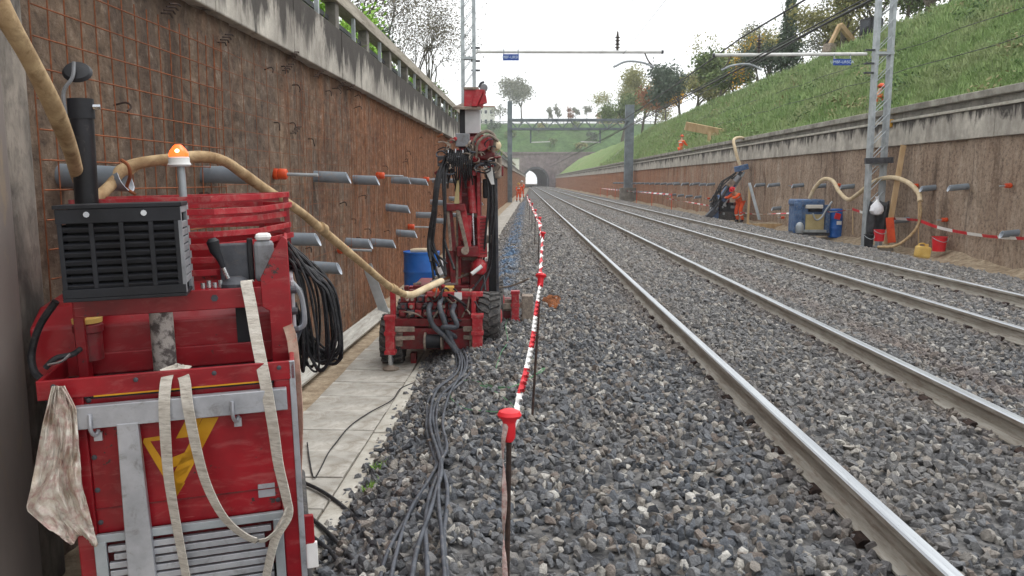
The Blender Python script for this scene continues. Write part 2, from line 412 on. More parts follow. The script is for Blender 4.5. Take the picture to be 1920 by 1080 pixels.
M['yelpaint'] = pm('yellow_sticker', srgb(196, 138, 16), srgb(214, 158, 30), 9, 0.5, 0, 0.05)
M['strap'] = pm('webbing_strap', srgb(186, 178, 166), srgb(218, 212, 202), 10, 0.9, 0, 0.5, stretch=(1, 1, 6), dirt=srgb(112, 98, 86), dirt_amt=0.3)
M['strapbrown'] = pm('dirty_webbing', srgb(150, 120, 104), srgb(186, 160, 144), 12, 0.9, 0, 0.5, dirt=srgb(196, 60, 60), dirt_amt=0.15)
M['rag'] = pm('stained_cloth', srgb(176, 158, 138), srgb(222, 214, 202), 9, 0.95, 0, 0.6, lo=0.36, hi=0.56, dirt=srgb(164, 84, 90), dirt_amt=0.42)
M['green'] = pm('green_string', srgb(70, 130, 84), srgb(100, 156, 110), 8, 0.7, 0, 0.1)
M['bluesign'] = pm('blue_sign', srgb(36, 70, 150), srgb(44, 80, 162), 5, 0.45, 0, 0.02)
M['signwhite'] = pm('sign_lettering', srgb(190, 208, 232), srgb(206, 220, 238), 5, 0.5, 0, 0.02)
M['insul'] = pm('insulator', srgb(60, 52, 48), srgb(84, 74, 68), 9, 0.4, 0, 0.05)
M['wire'] = pm('overhead_wire', srgb(52, 54, 54), srgb(74, 76, 76), 9, 0.6, 0.3, 0.05)
M['bag'] = pm('white_plastic_bag', srgb(222, 224, 230), srgb(240, 242, 246), 12, 0.45, 0, 0.4)
M['tarp'] = pm('black_tarpaulin', srgb(36, 36, 40), srgb(62, 62, 66), 6, 0.6, 0, 0.3)
M['grout'] = pm('grouted_pipe', srgb(96, 88, 86), srgb(186, 178, 172), 26, 0.9, 0, 1.0, lo=0.4, hi=0.55)
M['glass'] = pm('dark_glass', srgb(30, 36, 44), srgb(44, 50, 60), 3, 0.15, 0, 0.0)
M['plaster'] = pm('pale_plaster', srgb(206, 202, 194), srgb(226, 222, 214), 1, 0.9, 0, 0.1)
M['ochre'] = pm('ochre_plaster', srgb(196, 166, 132), srgb(212, 184, 152), 1, 0.9, 0, 0.1)
M['roof'] = pm('roof_tile', srgb(140, 96, 78), srgb(160, 116, 98), 3, 0.9, 0, 0.2)
M['tunnelstone'] = pm('portal_masonry', srgb(112, 100, 102), srgb(146, 132, 132), 0.6, 0.95, 0, 0.5, dirt=srgb(96, 82, 82))
M['lining'] = pm('tunnel_lining', srgb(168, 168, 176), srgb(190, 190, 198), 0.4, 0.9, 0, 0.1)
M['soil'] = pm('bare_orange_soil', srgb(196, 130, 86), srgb(218, 156, 112), 2, 0.95, 0, 0.5)
M['bark'] = pm('bark', srgb(74, 66, 58), srgb(104, 96, 86), 9, 0.95, 0, 0.5)

def beacon_mat():
    m, t = newmat('lit_orange_lens')
    b = t.bsdf(srgb(236, 70, 20), 0.25)
    b.inputs['Emission Color'].default_value = (1.0, 0.16, 0.03, 1); b.inputs['Emission Strength'].default_value = 1.3
    return m
M['beacon'] = beacon_mat()
def beacon_core():
    m, t = newmat('beacon_bulb')
    b = t.bsdf(srgb(255, 200, 120), 0.4)
    b.inputs['Emission Color'].default_value = (1.0, 0.62, 0.3, 1); b.inputs['Emission Strength'].default_value = 4
    return m
M['bulb'] = beacon_core()

def wall_material(name, tones, fine_amt, y0, y1, rust1, rust2, base=0.0):
    """old rough retaining wall: bands and runs of different tone down its height, rust bleeding from the mesh, more of it further along"""
    m, t = newmat(name)
    c = t.coord()
    band = t.noise(t.coord((0.9, 0.9, 0.22)), 1.0, 6, 0.68, 0.6)
    run = t.noise(t.coord((5, 5, 0.8)), 1.0, 7, 0.74, 0.8)
    fine = t.noise(c, 11, 9, 0.75)
    blot = t.noise(c, 1.7, 6, 0.68, 0.3)
    col = t.ramp(t.math('ADD', t.math('MULTIPLY', band, 0.6), t.math('MULTIPLY', run, 0.4)), [(0.32, tones[0]), (0.45, tones[1]), (0.56, tones[2]), (0.68, tones[3])])
    sx = t.n('ShaderNodeSeparateXYZ'); t.l(c, sx.inputs[0])
    mr = t.n('ShaderNodeMapRange'); t.l(sx.outputs[1], mr.inputs[0])
    mr.inputs[1].default_value = y0; mr.inputs[2].default_value = y1; mr.inputs[3].default_value = -0.30 + base; mr.inputs[4].default_value = 0.26 + base
    run2 = t.noise(t.coord((2.8, 2.8, 0.16)), 1.3, 5, 0.66, 0.3)
    f = t.math('ADD', t.math('ADD', t.math('MULTIPLY', run2, 0.7), t.math('MULTIPLY', blot, 0.3)), mr.outputs[0])
    msk = t.ramp(f, [(0.48, 0.0), (0.72, 0.9)])
    col = t.mix(msk, col, t.ramp(run, [(0.35, rust1), (0.65, rust2)]))
    col = t.mix(t.ramp(fine, [(0.32, fine_amt), (0.52, 0.0)]), col, srgb(50, 44, 42))
    col = t.mix(t.ramp(fine, [(0.55, 0.0), (0.78, fine_amt)]), col, srgb(196, 182, 166))
    wet = t.ramp(t.noise(t.coord((1.9, 1.9, 0.13)), 1.2, 5, 0.7, 0.35), [(0.55, 0.0), (0.66, 0.62)])
    col = t.mix(wet, col, srgb(72, 58, 50))
    lime = t.ramp(t.noise(t.coord((2.6, 2.6, 0.2)), 1.9, 6, 0.72, 0.4), [(0.64, 0.0), (0.72, 0.55)])
    col = t.mix(lime, col, srgb(188, 172, 152))
    t.bsdf(col, 0.92, 0, t.math('ADD', fine, t.math('MULTIPLY', run, 0.6)), 1.0, 0.045, 0.25)
    return m
M['wallL'] = wall_material('rusty_retaining_wall', (srgb(80, 70, 64), srgb(114, 98, 86), srgb(138, 118, 100), srgb(176, 156, 134)), 0.7, 1, 15, srgb(116, 76, 54), srgb(160, 108, 74), 0.02)
M['wallR'] = wall_material('earth_stained_wall', (srgb(116, 96, 82), srgb(154, 132, 114), srgb(176, 156, 138), srgb(200, 188, 174)), 0.7, 8, 80, srgb(140, 90, 64), srgb(176, 122, 88), 0.06)

def cap_material():
    m, t = newmat('blackened_concrete_cap')
    c = t.coord()
    fine = t.noise(c, 6, 8, 0.7)
    g = t.ramp(t.noise(t.coord((1, .8, .4)), 2.2, 5, 0.6), [(0.3, srgb(150, 144, 136)), (0.65, srgb(206, 200, 189))])
    g = t.mix(t.ramp(fine, [(0.4, 0.35), (0.65, 0.0)]), g, srgb(108, 102, 96))
    # black algae runs hanging from the top edge
    n = t.noise(t.coord((2.4, 1.6, 0.45)), 1.2, 6, 0.72, 0.5)
    sx = t.n('ShaderNodeSeparateXYZ'); t.l(c, sx.inputs[0])
    mr = t.n('ShaderNodeMapRange'); t.l(sx.outputs[2], mr.inputs[0]); mr.inputs[1].default_value = 2.75; mr.inputs[2].default_value = 3.5
    mr.inputs[3].default_value = -0.16; mr.inputs[4].default_value = 0.17
    msk = t.ramp(t.math('ADD', n, mr.outputs[0]), [(0.47, 0.0), (0.58, 0.92)])
    col = t.mix(msk, g, srgb(62, 58, 56))
    t.bsdf(col, 0.92, 0, fine, 0.6, 0.02, 0.25)
    return m
M['cap'] = cap_material()

def grass_mat(name, c1, c2, c3):
    m, t = newmat(name)
    oi = t.n('ShaderNodeObjectInfo'); g = t.n('ShaderNodeNewGeometry')
    n = t.noise(g.outputs['Position'], 0.35, 4, 0.6)
    a = t.mix(oi.outputs['Random'], c1, c2)
    col = t.mix(t.ramp(n, [(0.45, 0.0), (0.68, 0.8)]), a, c3)
    t.bsdf(col, 0.8, 0, None, spec=0.2)
    return m
M['grass'] = grass_mat('grass', srgb(118, 144, 88), srgb(154, 176, 118), srgb(160, 166, 126))
M['grassfar'] = grass_mat('far_grass', srgb(92, 132, 70), srgb(110, 150, 84), srgb(104, 130, 76))
def turf_mat(name, c1, c2, c3, sc=1.0):
    m, t = newmat(name)
    c = t.coord()
    a = t.ramp(t.noise(c, 3.2 * sc, 8, 0.75), [(0.3, c1), (0.7, c2)])
    a = t.mix(t.ramp(t.noise(c, 0.25 * sc, 5, 0.6), [(0.5, 0.0), (0.7, 0.7)]), a, c3)
    t.bsdf(a, 0.9, 0, t.noise(c, 4 * sc, 8, 0.8), 1.0, 0.25 / sc, 0.2)
    return m
M['turf'] = turf_mat('turf', srgb(98, 122, 70), srgb(136, 158, 98), srgb(144, 144, 106))
M['turffar'] = turf_mat('far_turf', srgb(62, 92, 50), srgb(108, 142, 82), srgb(92, 108, 66), 0.12)
def leaf_mat(name, c1, c2):
    m, t = newmat(name)
    g = t.n('ShaderNodeNewGeometry')
    col = t.mix(g.outputs['Random Per Island'], c1, c2)
    b = t.bsdf(col, 0.7, 0, None, spec=0.25)
    return m
M['leaf_green'] = leaf_mat('green_leaves', srgb(84, 104, 62), srgb(126, 140, 88))
M['leaf_dark'] = leaf_mat('dark_leaves', srgb(62, 78, 64), srgb(94, 108, 88))
M['leaf_olive'] = leaf_mat('olive_leaves', srgb(124, 124, 76), srgb(160, 156, 104))
M['leaf_yellow'] = leaf_mat('yellow_leaves', srgb(200, 150, 36), srgb(222, 178, 60))
M['leaf_rust'] = leaf_mat('russet_leaves', srgb(128, 84, 62), srgb(158, 110, 76))
M['leaf_grey'] = leaf_mat('greyish_leaves', srgb(118, 118, 104), srgb(146, 146, 130))
M['leaf_twig'] = leaf_mat('withered_leaves', srgb(86, 80, 66), srgb(122, 114, 92))
M['leaf_lime'] = leaf_mat('bright_green_leaves', srgb(120, 160, 60), srgb(150, 190, 84))

# ------------------------------------------------------------------ ground and ballast
RAILS = (1.66, 3.165, 5.145, 6.65)
PATH_Z = -0.31
g = MB().add([(-330, -60, -0.36), (330, -60, -0.36), (330, 640, -0.36), (-330, 640, -0.36)], [(0, 1, 2, 3)])
struct(g.build('ground', M['earth']))

def gh(x, y):
    """height of the ballast bed across the formation"""
    l = -1.12 + K * y
    prof = [(l - 0.02, PATH_Z - 0.02), (l + 0.62, -0.05), (0.4, -0.03), (1.5, -0.012), (3.3, -0.012), (4.15, -0.06), (5.0, -0.012), (6.8, -0.012), (7.6, -0.03), (8.75, -0.06), (9.42, PATH_Z - 0.02)]
    xs, zs = zip(*prof)
    return float(np.interp(x, xs, zs)) + 0.025 * float(fbm(x * 0.9, y * 0.9, 2, 3))
def bal(px, py, up=0.02):
    """where a sight line meets the ballast"""
    z = -0.03
    for _ in range(6):
        p = gz(px, py, z); z = gh(p.x, p.y) + up
    return gz(px, py, z)

ys = np.concatenate([np.arange(-2, 30, 0.4), np.arange(30, 100, 1.5), np.arange(100, 300, 8)])
tx = np.concatenate([np.linspace(0, 0.08, 6), np.linspace(0.09, 0.93, 70), np.linspace(0.94, 1, 6)])
P = np.zeros((len(ys), len(tx), 3))
for i, y in enumerate(ys):
    l = -1.14 + K * y
    for j, t_ in enumerate(tx):
        x = l + (9.44 - l) * t_
        P[i, j] = (x, y, gh(x, y))
struct(gridmesh('ballast_bed', P, M['ballast']))

def stone_mesh(seed):
    r_ = random.Random(seed); bm = bmesh.new()
    pts = []
    ax = (1.0, r_.uniform(0.65, 0.95), r_.uniform(0.45, 0.75))
    for k in range(13):
        d = V((r_.gauss(0, 1), r_.gauss(0, 1), r_.gauss(0, 1))).normalized() * r_.uniform(0.82, 1.08)
        bm.verts.new((d.x * ax[0], d.y * ax[1], d.z * ax[2]))
    bmesh.ops.convex_hull(bm, input=bm.verts)
    for v_ in [v_ for v_ in bm.verts if not v_.link_faces]: bm.verts.remove(v_)
    me = bpy.data.meshes.new('stone'); bm.to_mesh(me); bm.free(); me.materials.append(M['stone']); return me
STONES = [stone_mesh(s) for s in range(14)]
# the strips between the rails that carry loose stones
edges = [(None, 1.66 - 0.07), (1.66 + 0.06, 3.165 - 0.07), (3.165 + 0.06, 5.145 - 0.07), (5.145 + 0.06, 6.65 - 0.07), (6.65 + 0.06, 9.42)]
vs, fs = [], []
yb = np.concatenate([np.arange(1.6, 24, 0.8), np.arange(24, 76, 4)])
for a, b in edges:
    NC = 26 if a is None else 8
    for i in range(len(yb) - 1):
        y0_, y1_ = float(yb[i]), float(yb[i + 1])
        for k in range(NC):
            q = []
            for (yy, kk) in ((y0_, k), (y0_, k + 1), (y1_, k + 1), (y1_, k)):
                lo = -1.2 + K * yy if a is None else a
                x = lo + (b - lo) * kk / NC
                q.append((x, yy, gh(x, yy) + 0.004))
            if min(p[0] for p in q) > 0.72 * y1_ + 0.6 or max(p[0] for p in q) < -0.7 * y1_ - 0.3: continue
            o = len(vs); vs += q; fs.append((o, o + 1, o + 2, o + 3))
me = bpy.data.meshes.new('ballast_stones'); me.from_pydata(vs, [], fs)
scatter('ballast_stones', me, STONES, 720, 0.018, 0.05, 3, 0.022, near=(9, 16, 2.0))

# ------------------------------------------------------------------ tracks
def rail_profile():
    h = [(0.075, 0.0), (0.075, 0.012), (0.02, 0.032), (0.009, 0.045), (0.009, 0.115), (0.02, 0.124), (0.036, 0.13), (0.036, 0.158), (0.028, 0.166)]
    return h + [(-x, z) for x, z in reversed(h)]
def make_track(c, label, near):
    t = thing('railway_track', label, 'railway track', (c, 0, 0), group='the two parallel tracks')
    for rx in (-0.7525, 0.7525):
        m = MB(); pr = rail_profile(); Y = [-3] + list(range(2, 60, 6)) + [80, 120, 180, 300]
        o = 0
        for y in Y:
            for x, z in pr: m.v.append((rx + x, y, z + 0.0))
        n = len(pr)
        for i in range(len(Y) - 1):
            for k in range(n):
                a = i * n + k; b = i * n + (k + 1) % n
                m.f.append((a, b, b + n, a + n)); m.m.append(1 if k == 8 or (k == 7) or (k == 9) else 0)
        m.build('rail', [M['railside'], M['railtop']], t)
    sm = MB().bb(-1.2, 1.2, -0.12, 0.12, -0.24, -0.03)
    first = None
    cm = MB().extr([(-.125, -.05, -.028), (-.125, -.05, .012), (-.10, -.05, .03), (-.07, -.05, .032), (-.05, -.05, .002), (.05, -.05, .002), (.07, -.05, .032), (.10, -.05, .03), (.125, -.05, .012), (.125, -.05, -.028)], (0, .1, 0))
    so_ = sm.build('sleeper', M['sleeper'], t, bevel=0.015); fo_ = cm.build('rail_clip', M['darkrust'], t)
    yy = 2.3; so_.location.y = yy; fo_.location = (-0.7525, yy, 0)
    k = 0
    while yy < 34:
        for rx in (-0.7525, 0.7525):
            if k == 0 and rx < 0: continue
            if yy < 20:
                c2 = fo_.copy(); COL.objects.link(c2); c2.location = (rx, yy, 0)
        yy += 0.6; k += 1
        c1 = so_.copy(); COL.objects.link(c1); c1.location.y = yy
        if yy < 20:
            c2 = fo_.copy(); COL.objects.link(c2); c2.location = (-0.7525, yy, 0)
    return t
make_track((RAILS[0] + RAILS[1]) / 2, 'nearer railway track with two shiny steel rails, right beside the posts with tape', True)
make_track((RAILS[2] + RAILS[3]) / 2, 'farther railway track with dull rails, next to the right-hand retaining wall', False)

# ------------------------------------------------------------------ left walkway of cover slabs
wk = struct(MB().add([(-2.6 - .06, -3, PATH_Z - 0.03), (-1.1 - .06, -3, PATH_Z - 0.03), (-1.1 + K * 120, 120, PATH_Z - 0.03), (-2.6 + K * 120, 120, PATH_Z - 0.03)], [(0, 1, 2, 3)]).build('walkway', M['sand']))
ang = -math.atan(K)
sl = MB().box((0, 0, 0), (0.71, 0.498, 0.08)).build('cover_slab', M['slab'], wk, bevel=0.006)
def path_at(u, y): return (u + K * y, y)
y = 1.75; i = 0
while y < 46:
    o = sl if i == 0 else sl.copy()
    if i: COL.objects.link(o)
    o.location = (-1.625 + K * y + rnd.uniform(-.006, .006), y, PATH_Z - 0.04 + rnd.uniform(-.007, .007)); o.rotation_euler = (rnd.uniform(-.006, .006), rnd.uniform(-.006, .006), ang + rnd.uniform(-.006, .006))
    y += 0.511; i += 1
ke = MB().box((0, 0, 0), (0.13, 1.98, 0.1)).build('kerb_stone', M['kerb'], wk, bevel=0.008)
y = 1.0; i = 0
while y < 60:
    o = ke if i == 0 else ke.copy()
    if i: COL.objects.link(o)
    o.location = (-1.19 + K * y, y, PATH_Z - 0.045 + rnd.uniform(-.004, .004)); o.rotation_euler.z = ang + rnd.uniform(-.003, .003)
    y += 2.0; i += 1
m = MB().add([(-1.98 + K * 46, 46, PATH_Z - 0.01), (-1.27 + K * 46, 46, PATH_Z - 0.01), (-1.27 + K * 120, 120, PATH_Z - 0.01), (-1.98 + K * 120, 120, PATH_Z - 0.01)], [(0, 1, 2, 3)])
m.build('far_slabs', M['slab'], wk)

# right walkway, half under spilt earth
rw = struct(MB().bb(9.38, 10.6, 2, 256, -0.42, PATH_Z).build('right_walkway', M['kerb'], bevel=0.01))
ys = np.concatenate([np.arange(8, 60, 0.3), np.arange(60, 250, 4)]); us = np.linspace(0, 1, 12)
P = np.zeros((len(ys), len(us), 3))
for j, u in enumerate(us):
    h = (0.33 * u ** 1.6) * (0.65 + 0.5 * fbm(ys * 0.45, ys * 0 + 3, 3, 5)) + 0.05 * fbm(ys * 1.7, u * 4, 3, 9) * (0.2 + u)
    P[:, j, 0] = 9.75 + 0.18 * fbm(ys * 0.5, ys * 0, 3, 8) * (1 - u) + 0.85 * u; P[:, j, 1] = ys; P[:, j, 2] = PATH_Z - 0.015 + np.maximum(h, 0.0) + 0.02 * u
struct(gridmesh('spilt_earth', P, M['sand']))

# ------------------------------------------------------------------ left retaining wall
WL = thing('retaining_wall', 'tall rust-streaked retaining wall with wire mesh along the left side', 'wall', (-2.5, 3.8, PATH_Z))
CAP0, CAP1 = 2.94, 3.53
ys = np.concatenate([np.arange(3.3, 24, 0.07), np.arange(24, 70, 0.3), np.arange(70, 262, 4)]); zs = np.linspace(PATH_Z - 0.06, CAP0 + 0.02, 48)
Yg, Zg = np.meshgrid(ys, zs, indexing='ij')
dsp = 0.045 * fbm(Yg * 1.1, Zg * 1.1, 3, 1) + 0.03 * fbm(Yg * 6, Zg * 5, 3, 2) - 0.03 * np.maximum(0, fbm(Yg * 2.3, Zg * 2.0, 3, 17) - 0.25)
crk = np.exp(-((Yg - (6.75 + 0.05 * fbm(Zg * 2, Zg * 0, 3, 4))) / 0.035) ** 2) * 0.05      # open vertical crack
P = np.stack([-2.52 + K * Yg + dsp - crk, Yg, Zg], -1)
o = gridmesh('wall_face', P, M['wallL']); o.parent = WL; o.matrix_parent_inverse = MW[WL.name].inverted()
y = 1.2
while y < 80:
    MB().box((-2.64 + K * y + rnd.uniform(-.006, .006), y, (CAP0 + CAP1) / 2), (0.46, 1.985, CAP1 - CAP0), Matrix.Rotation(ang, 3, 'Z')).build('cap_panel', M['cap'], WL, world=True, bevel=0.012)
    y += 2.0
MB().extr([(-2.87 + K * 80, 80.2, CAP0), (-2.41 + K * 80, 80.2, CAP0), (-2.41 + K * 262, 262, CAP0), (-2.87 + K * 262, 262, CAP0)], (0, 0, CAP1 - CAP0)).build('far_cap', M['cap'], WL, world=True)
MB().bb(-3.4, -2.35, -3, 3.82, PATH_Z - 0.05, CAP0 - 0.01).build('buttress', pm('rough_buttress', srgb(84, 80, 76), srgb(150, 142, 132), 5, 0.95, 0, 1.0, stretch=(1, 1, .4), dirt=srgb(58, 54, 52)), WL, world=True, bevel=0.03)
MB().bb(-3.3, -2.24, -3, 3.46, PATH_Z - 0.04, CAP0 - 0.02).build('smooth_pier', pm('smooth_pier_concrete', srgb(112, 104, 100), srgb(138, 128, 122), 1.6, 0.85, 0, 0.2, stretch=(1, 1, .3), dirt=srgb(150, 132, 104), dirt_amt=0.1), WL, world=True, bevel=0.02)

# welded wire mesh in sheets, fixed a hand off the wall
def mesh_sheet(y0, y1, z0, z1, seed, r=0.0045, step=0.15, vstep=0.15):
    rr = random.Random(seed); m = MB()
    def q(y, z): return V((-2.455 + K * y + 0.02 * mnoise.noise((y * 0.8, z * 0.8, seed)), y, z))
    y = y0
    while y <= y1 + 1e-6:
        m.tube([q(y, z0 + (z1 - z0) * k / 8) for k in range(9)], r, 4, False); y += vstep
    z = z0
    while z <= z1 + 1e-6:
        n = max(4, int((y1 - y0) / 0.3)); m.tube([q(y0 + (y1 - y0) * k / n, z) + V((0.009, 0, 0)) for k in range(n + 1)], r, 4, False); z += step
    return m.build('wire_mesh_sheet', M['rust'], WL, smooth=True, world=True)
yy = 3.95; k = 0
while yy < 30:
    struct(mesh_sheet(yy, yy + 2.4, -0.2 + rnd.uniform(-.04, .04), 2.8 + rnd.uniform(-.1, .06), k, .0042 if k < 1 else .0022, .15, .15 if k < 1 else .3), 'stuff'); yy += 2.27; k += 1

def drain_pipe(p, length, r, droop, parent, mats, side=1):
    """grey pipe sticking out of a wall, cut off at a slant"""
    m = MB(); n = 18; th = 0.006; dx = V((side, rnd.uniform(-.06, .06), -droop)).normalized()
    y_ = dx.orthogonal().normalized(); y_ = V((0, 0, 1)).cross(dx).normalized(); z_ = dx.cross(y_)
    p = V(p) - dx * 0.1
    def ring(rad, l0, slant): return [p + dx * (l0 + slant * math.sin(2 * math.pi * k / n) * rad) + (y_ * math.cos(2 * math.pi * k / n) + z_ * math.sin(2 * math.pi * k / n)) * rad for k in range(n)]
    A = ring(r, 0, 0); B = ring(r, length + 0.1, -0.5 * (1 if z_.z > 0 else -1)); Cc = ring(r - th, length + 0.1, -0.5 * (1 if z_.z > 0 else -1)); D = ring(r - th, 0.02, 0)
    m.v = [tuple(q) for q in A + B + Cc + D]
    for k in range(n):
        k2 = (k + 1) % n
        m.f.append((k, k2, n + k2, n + k)); m.m.append(0)
        m.f.append((n + k, n + k2, 2 * n + k2, 2 * n + k)); m.m.append(1)
        m.f.append((2 * n + k, 2 * n + k2, 3 * n + k2, 3 * n + k)); m.m.append(1)
    m.f.append(tuple(3 * n + k for k in range(n))); m.m.append(2)
    return m.build('drain_pipe', mats, parent, smooth=True, world=True)
PM = [M['pvc'], M['pvcin'], M['tarp']]
for (x, y) in [(122, 330), (388, 327), (597, 331), (668, 337), (736, 337), (768, 339), (728, 389), (782, 403), (748, 437), (540, 448), (655, 455), (703, 455), (587, 500)]:
    p = wl(x, y); drain_pipe(p, rnd.uniform(.28, .36), 0.066, rnd.uniform(.02, .1), WL, PM)
def anchor(p, parent, side=1, rod=0.3):
    m = MB(); d = V((side, 0, -0.03))
    m.lathe(V(p) - d * 0.02, d, [(0.04, 0), (0.056, 0.02), (0.056, 0.05), (0.048, 0.055), (0.052, 0.06), (0.052, 0.13), (0.044, 0.14), (0.02, 0.142)], 14)
    a = m.build('anchor_head', M['orange'], parent, smooth=True, world=True)
    MB().cyl(V(p) + d * 0.1, V(p) + d * (0.12 + rod), 0.016, n=8).build('anchor_rod', M['steel'], parent, smooth=True, world=True)
for (x, y) in [(515, 326), (707, 329), (795, 336), (766, 425), (636, 468)]:
    anchor(wl(x, y), WL)
for y_ in (20, 23, 26.5, 30, 34):
    for z_ in (1.68, 1.15, 0.7): drain_pipe((-2.5 + K * y_, y_ + rnd.uniform(-.8, .8), z_), .3, .066, .05, WL, PM)
# cut stubs of old reinforcement, bent out of the wall
for k in range(46):
    y = rnd.uniform(4.2, 22); z = rnd.uniform(0.3, 2.85); p = V((-2.5 + K * y, y, z))
    e = p + V((rnd.uniform(.05, .11), rnd.uniform(-.05, .05), rnd.uniform(-.05, .02)))
    MB().tube(spl([p, (p + e) / 2 + V((.02, 0, .02)), e, e + V((.0, rnd.uniform(-.05, .05), -.03))], 3), 0.006, 5).build('rebar_stub', M['darkrust'], WL, smooth=True, world=True)
for (x, y) in [(305, 20), (410, 75), (540, 105), (530, 128), (588, 140), (632, 160), (650, 165), (545, 245)]:
    p = wl(x, y); m = MB()
    for j in range(4): m.tube([p + V((.02 + .02 * j, -.07, .02 * j - .03)), p + V((.05 + .02 * j, 0, .02 * j - .02)), p + V((.03 + .02 * j, .08, .025 * j - .03))], 0.006, 5)
    struct(m.build('tie_wire_knot', M['darkrust'], WL, smooth=True, world=True), 'stuff')

# guard rail on the cap
GR = thing('guard_rail', 'weathered guard rail of posts and a heavy beam on top of the left wall', 'guard rail', (-2.6, 4, CAP1))
def gp(y, dz=0.0, du=0.0): return V((-2.72 + du + K * y, y, CAP1 + dz))
MB().extr([gp(2, .5, -.11), gp(2, .5, .11), gp(2, .68, .11), gp(2, .68, -.11)], gp(120) - gp(2)).build('top_beam', pm('beam_timber', srgb(150, 142, 128), srgb(186, 178, 164), 3, 0.9, 0, 0.4, stretch=(3, .3, 3), dirt=srgb(84, 78, 72)), GR, world=True, bevel=0.01)
MB().bar(gp(2, .3, -.05), gp(120, .3, -.05), 0.05, 0.06).build('middle_rail', M['dgrey'], GR, world=True)
y = 3.0; k = 0
while y < 80:
    MB().bar(gp(y, -.02), gp(y, .5), 0.14, 0.2, (0, 1, 0)).build('concrete_post', M['concrete'], GR, world=True, bevel=0.01)
    MB().bar(gp(y + 1, -.02, .06), gp(y + 1, .5, .06), 0.05, 0.06, (0, 1, 0)).build('steel_post', M['steel'], GR, world=True)
    y += 2.0

# ------------------------------------------------------------------ right retaining wall
XR = 10.5
WR = thing('retaining_wall', 'long low retaining wall with brown stained face along the right side', 'wall', (XR, 10, PATH_Z))
ys = np.concatenate([np.arange(9, 60, 0.14), np.arange(60, 262, 3)]); zs = np.linspace(-0.4, 2.66, 34)
Yg, Zg = np.meshgrid(ys, zs, indexing='ij')
dsp = 0.07 * fbm(Yg * .7, Zg * .9, 3, 11) + 0.035 * fbm(Yg * 3, Zg * 3, 3, 12)
o = gridmesh('wall_face', np.stack([XR + 0.05 - dsp, Yg, Zg], -1), M['wallR']); o.parent = WR; o.matrix_parent_inverse = MW[WR.name].inverted()
for k in range(26):
    y = 9 + k * 3.0
    MB().bb(XR - 0.04 + rnd.uniform(-.008, .008), XR + 0.5, y + 0.008, y + 2.992, 2.65, 3.3).build('cap_panel', M['cap'], WR, world=True, bevel=0.012)
MB().bb(XR - 0.03, XR + .5, 87, 262, 2.65, 3.3).build('far_cap', M['cap'], WR, world=True)
MB().bb(XR - 0.1, XR + .5, 9, 262, 3.304, 3.37).build('ledge', M['kerb'], WR, world=True, bevel=0.01)
MB().bb(XR + 0.12, XR + .5, 9, 262, 3.373, 3.56).build('recess', M['concrete'], WR, world=True)
MB().bb(XR + 0.0, XR + .7, 9, 262, 3.563, 3.73).build('coping', pm('pale_coping', srgb(120, 116, 108), srgb(168, 164, 154), 2, 0.9, 0, 0.4, dirt=srgb(100, 96, 90)), WR, world=True, bevel=0.02)
for (x, y) in [(1905, 437), (1810, 350), (1750, 352), (1600, 349), (1545, 348), (1505, 347), (1458, 346), (1432, 346), (1338, 345), (1310, 344), (1290, 344), (1270, 343), (1700, 412), (1462, 390), (1390, 388), (1560, 398)]:
    drain_pipe(ox(x, y, XR), rnd.uniform(.3, .4), 0.075, 0.1, WR, PM, -1)
for (x, y) in [(1895, 348), (1775, 412), (1720, 348), (1490, 348), (1575, 347), (1470, 408), (1330, 372)]:
    anchor(ox(x, y, XR), WR, -1, 0.12)
# far row of pale drain pipes
for k in range(18):
    y = 46 + k * 2.6; drain_pipe((XR, y, 1.5), .35, .08, .1, WR, PM, -1)
    drain_pipe((XR, y + 1.2, 0.75), .35, .08, .1, WR, PM, -1)

# ------------------------------------------------------------------ embankments
def bank(name, xs, z0s, ys, mat, amp=0.12):
    P = np.zeros((len(ys), len(xs), 3))
    for j, (x, z) in enumerate(zip(xs, z0s)):
        P[:, j, 0] = x; P[:, j, 1] = ys
        P[:, j, 2] = z + amp * fbm(ys * 0.4, ys * 0 + x * 0.4, 4, 21) * min(1, j / 2)
    return P
# right: from the coping up to a crest, then level ground
ys = np.concatenate([np.arange(6, 60, 0.8), np.arange(60, 276, 4)])
rx = [11.1, 11.4, 12.2, 13.2, 14.2, 15.2, 16.2, 17.2, 18.2, 19.2, 21, 26, 60, 300]
rz = [3.68, 3.72, 4.3, 5.05, 5.85, 6.6, 7.35, 8.15, 8.9, 9.2, 9.35, 9.5, 11, 16]
PR = bank('right_embankment', rx, rz, ys, None, 0.28)
struct(gridmesh('right_embankment', PR, M['turf']))
def slope_z(x): return float(np.interp(x, rx, rz))
# left: grassy bank behind the guard rail
lx = [-2.85, -3.4, -4.2, -5.5, -7.5, -12, -60, -300]
lz = [3.5, 3.62, 4.05, 4.8, 5.8, 6.6, 9, 14]
ysl = np.concatenate([np.arange(-2, 60, 1.0), np.arange(60, 276, 4)])
PL = bank('left_embankment', lx, lz, ysl, None, 0.2)
PL[:, :, 0] += K * PL[:, :, 1]
struct(gridmesh('left_embankment', PL, M['turf']))
def lslope_z(u): return float(np.interp(-u, [-v for v in lx], lz))
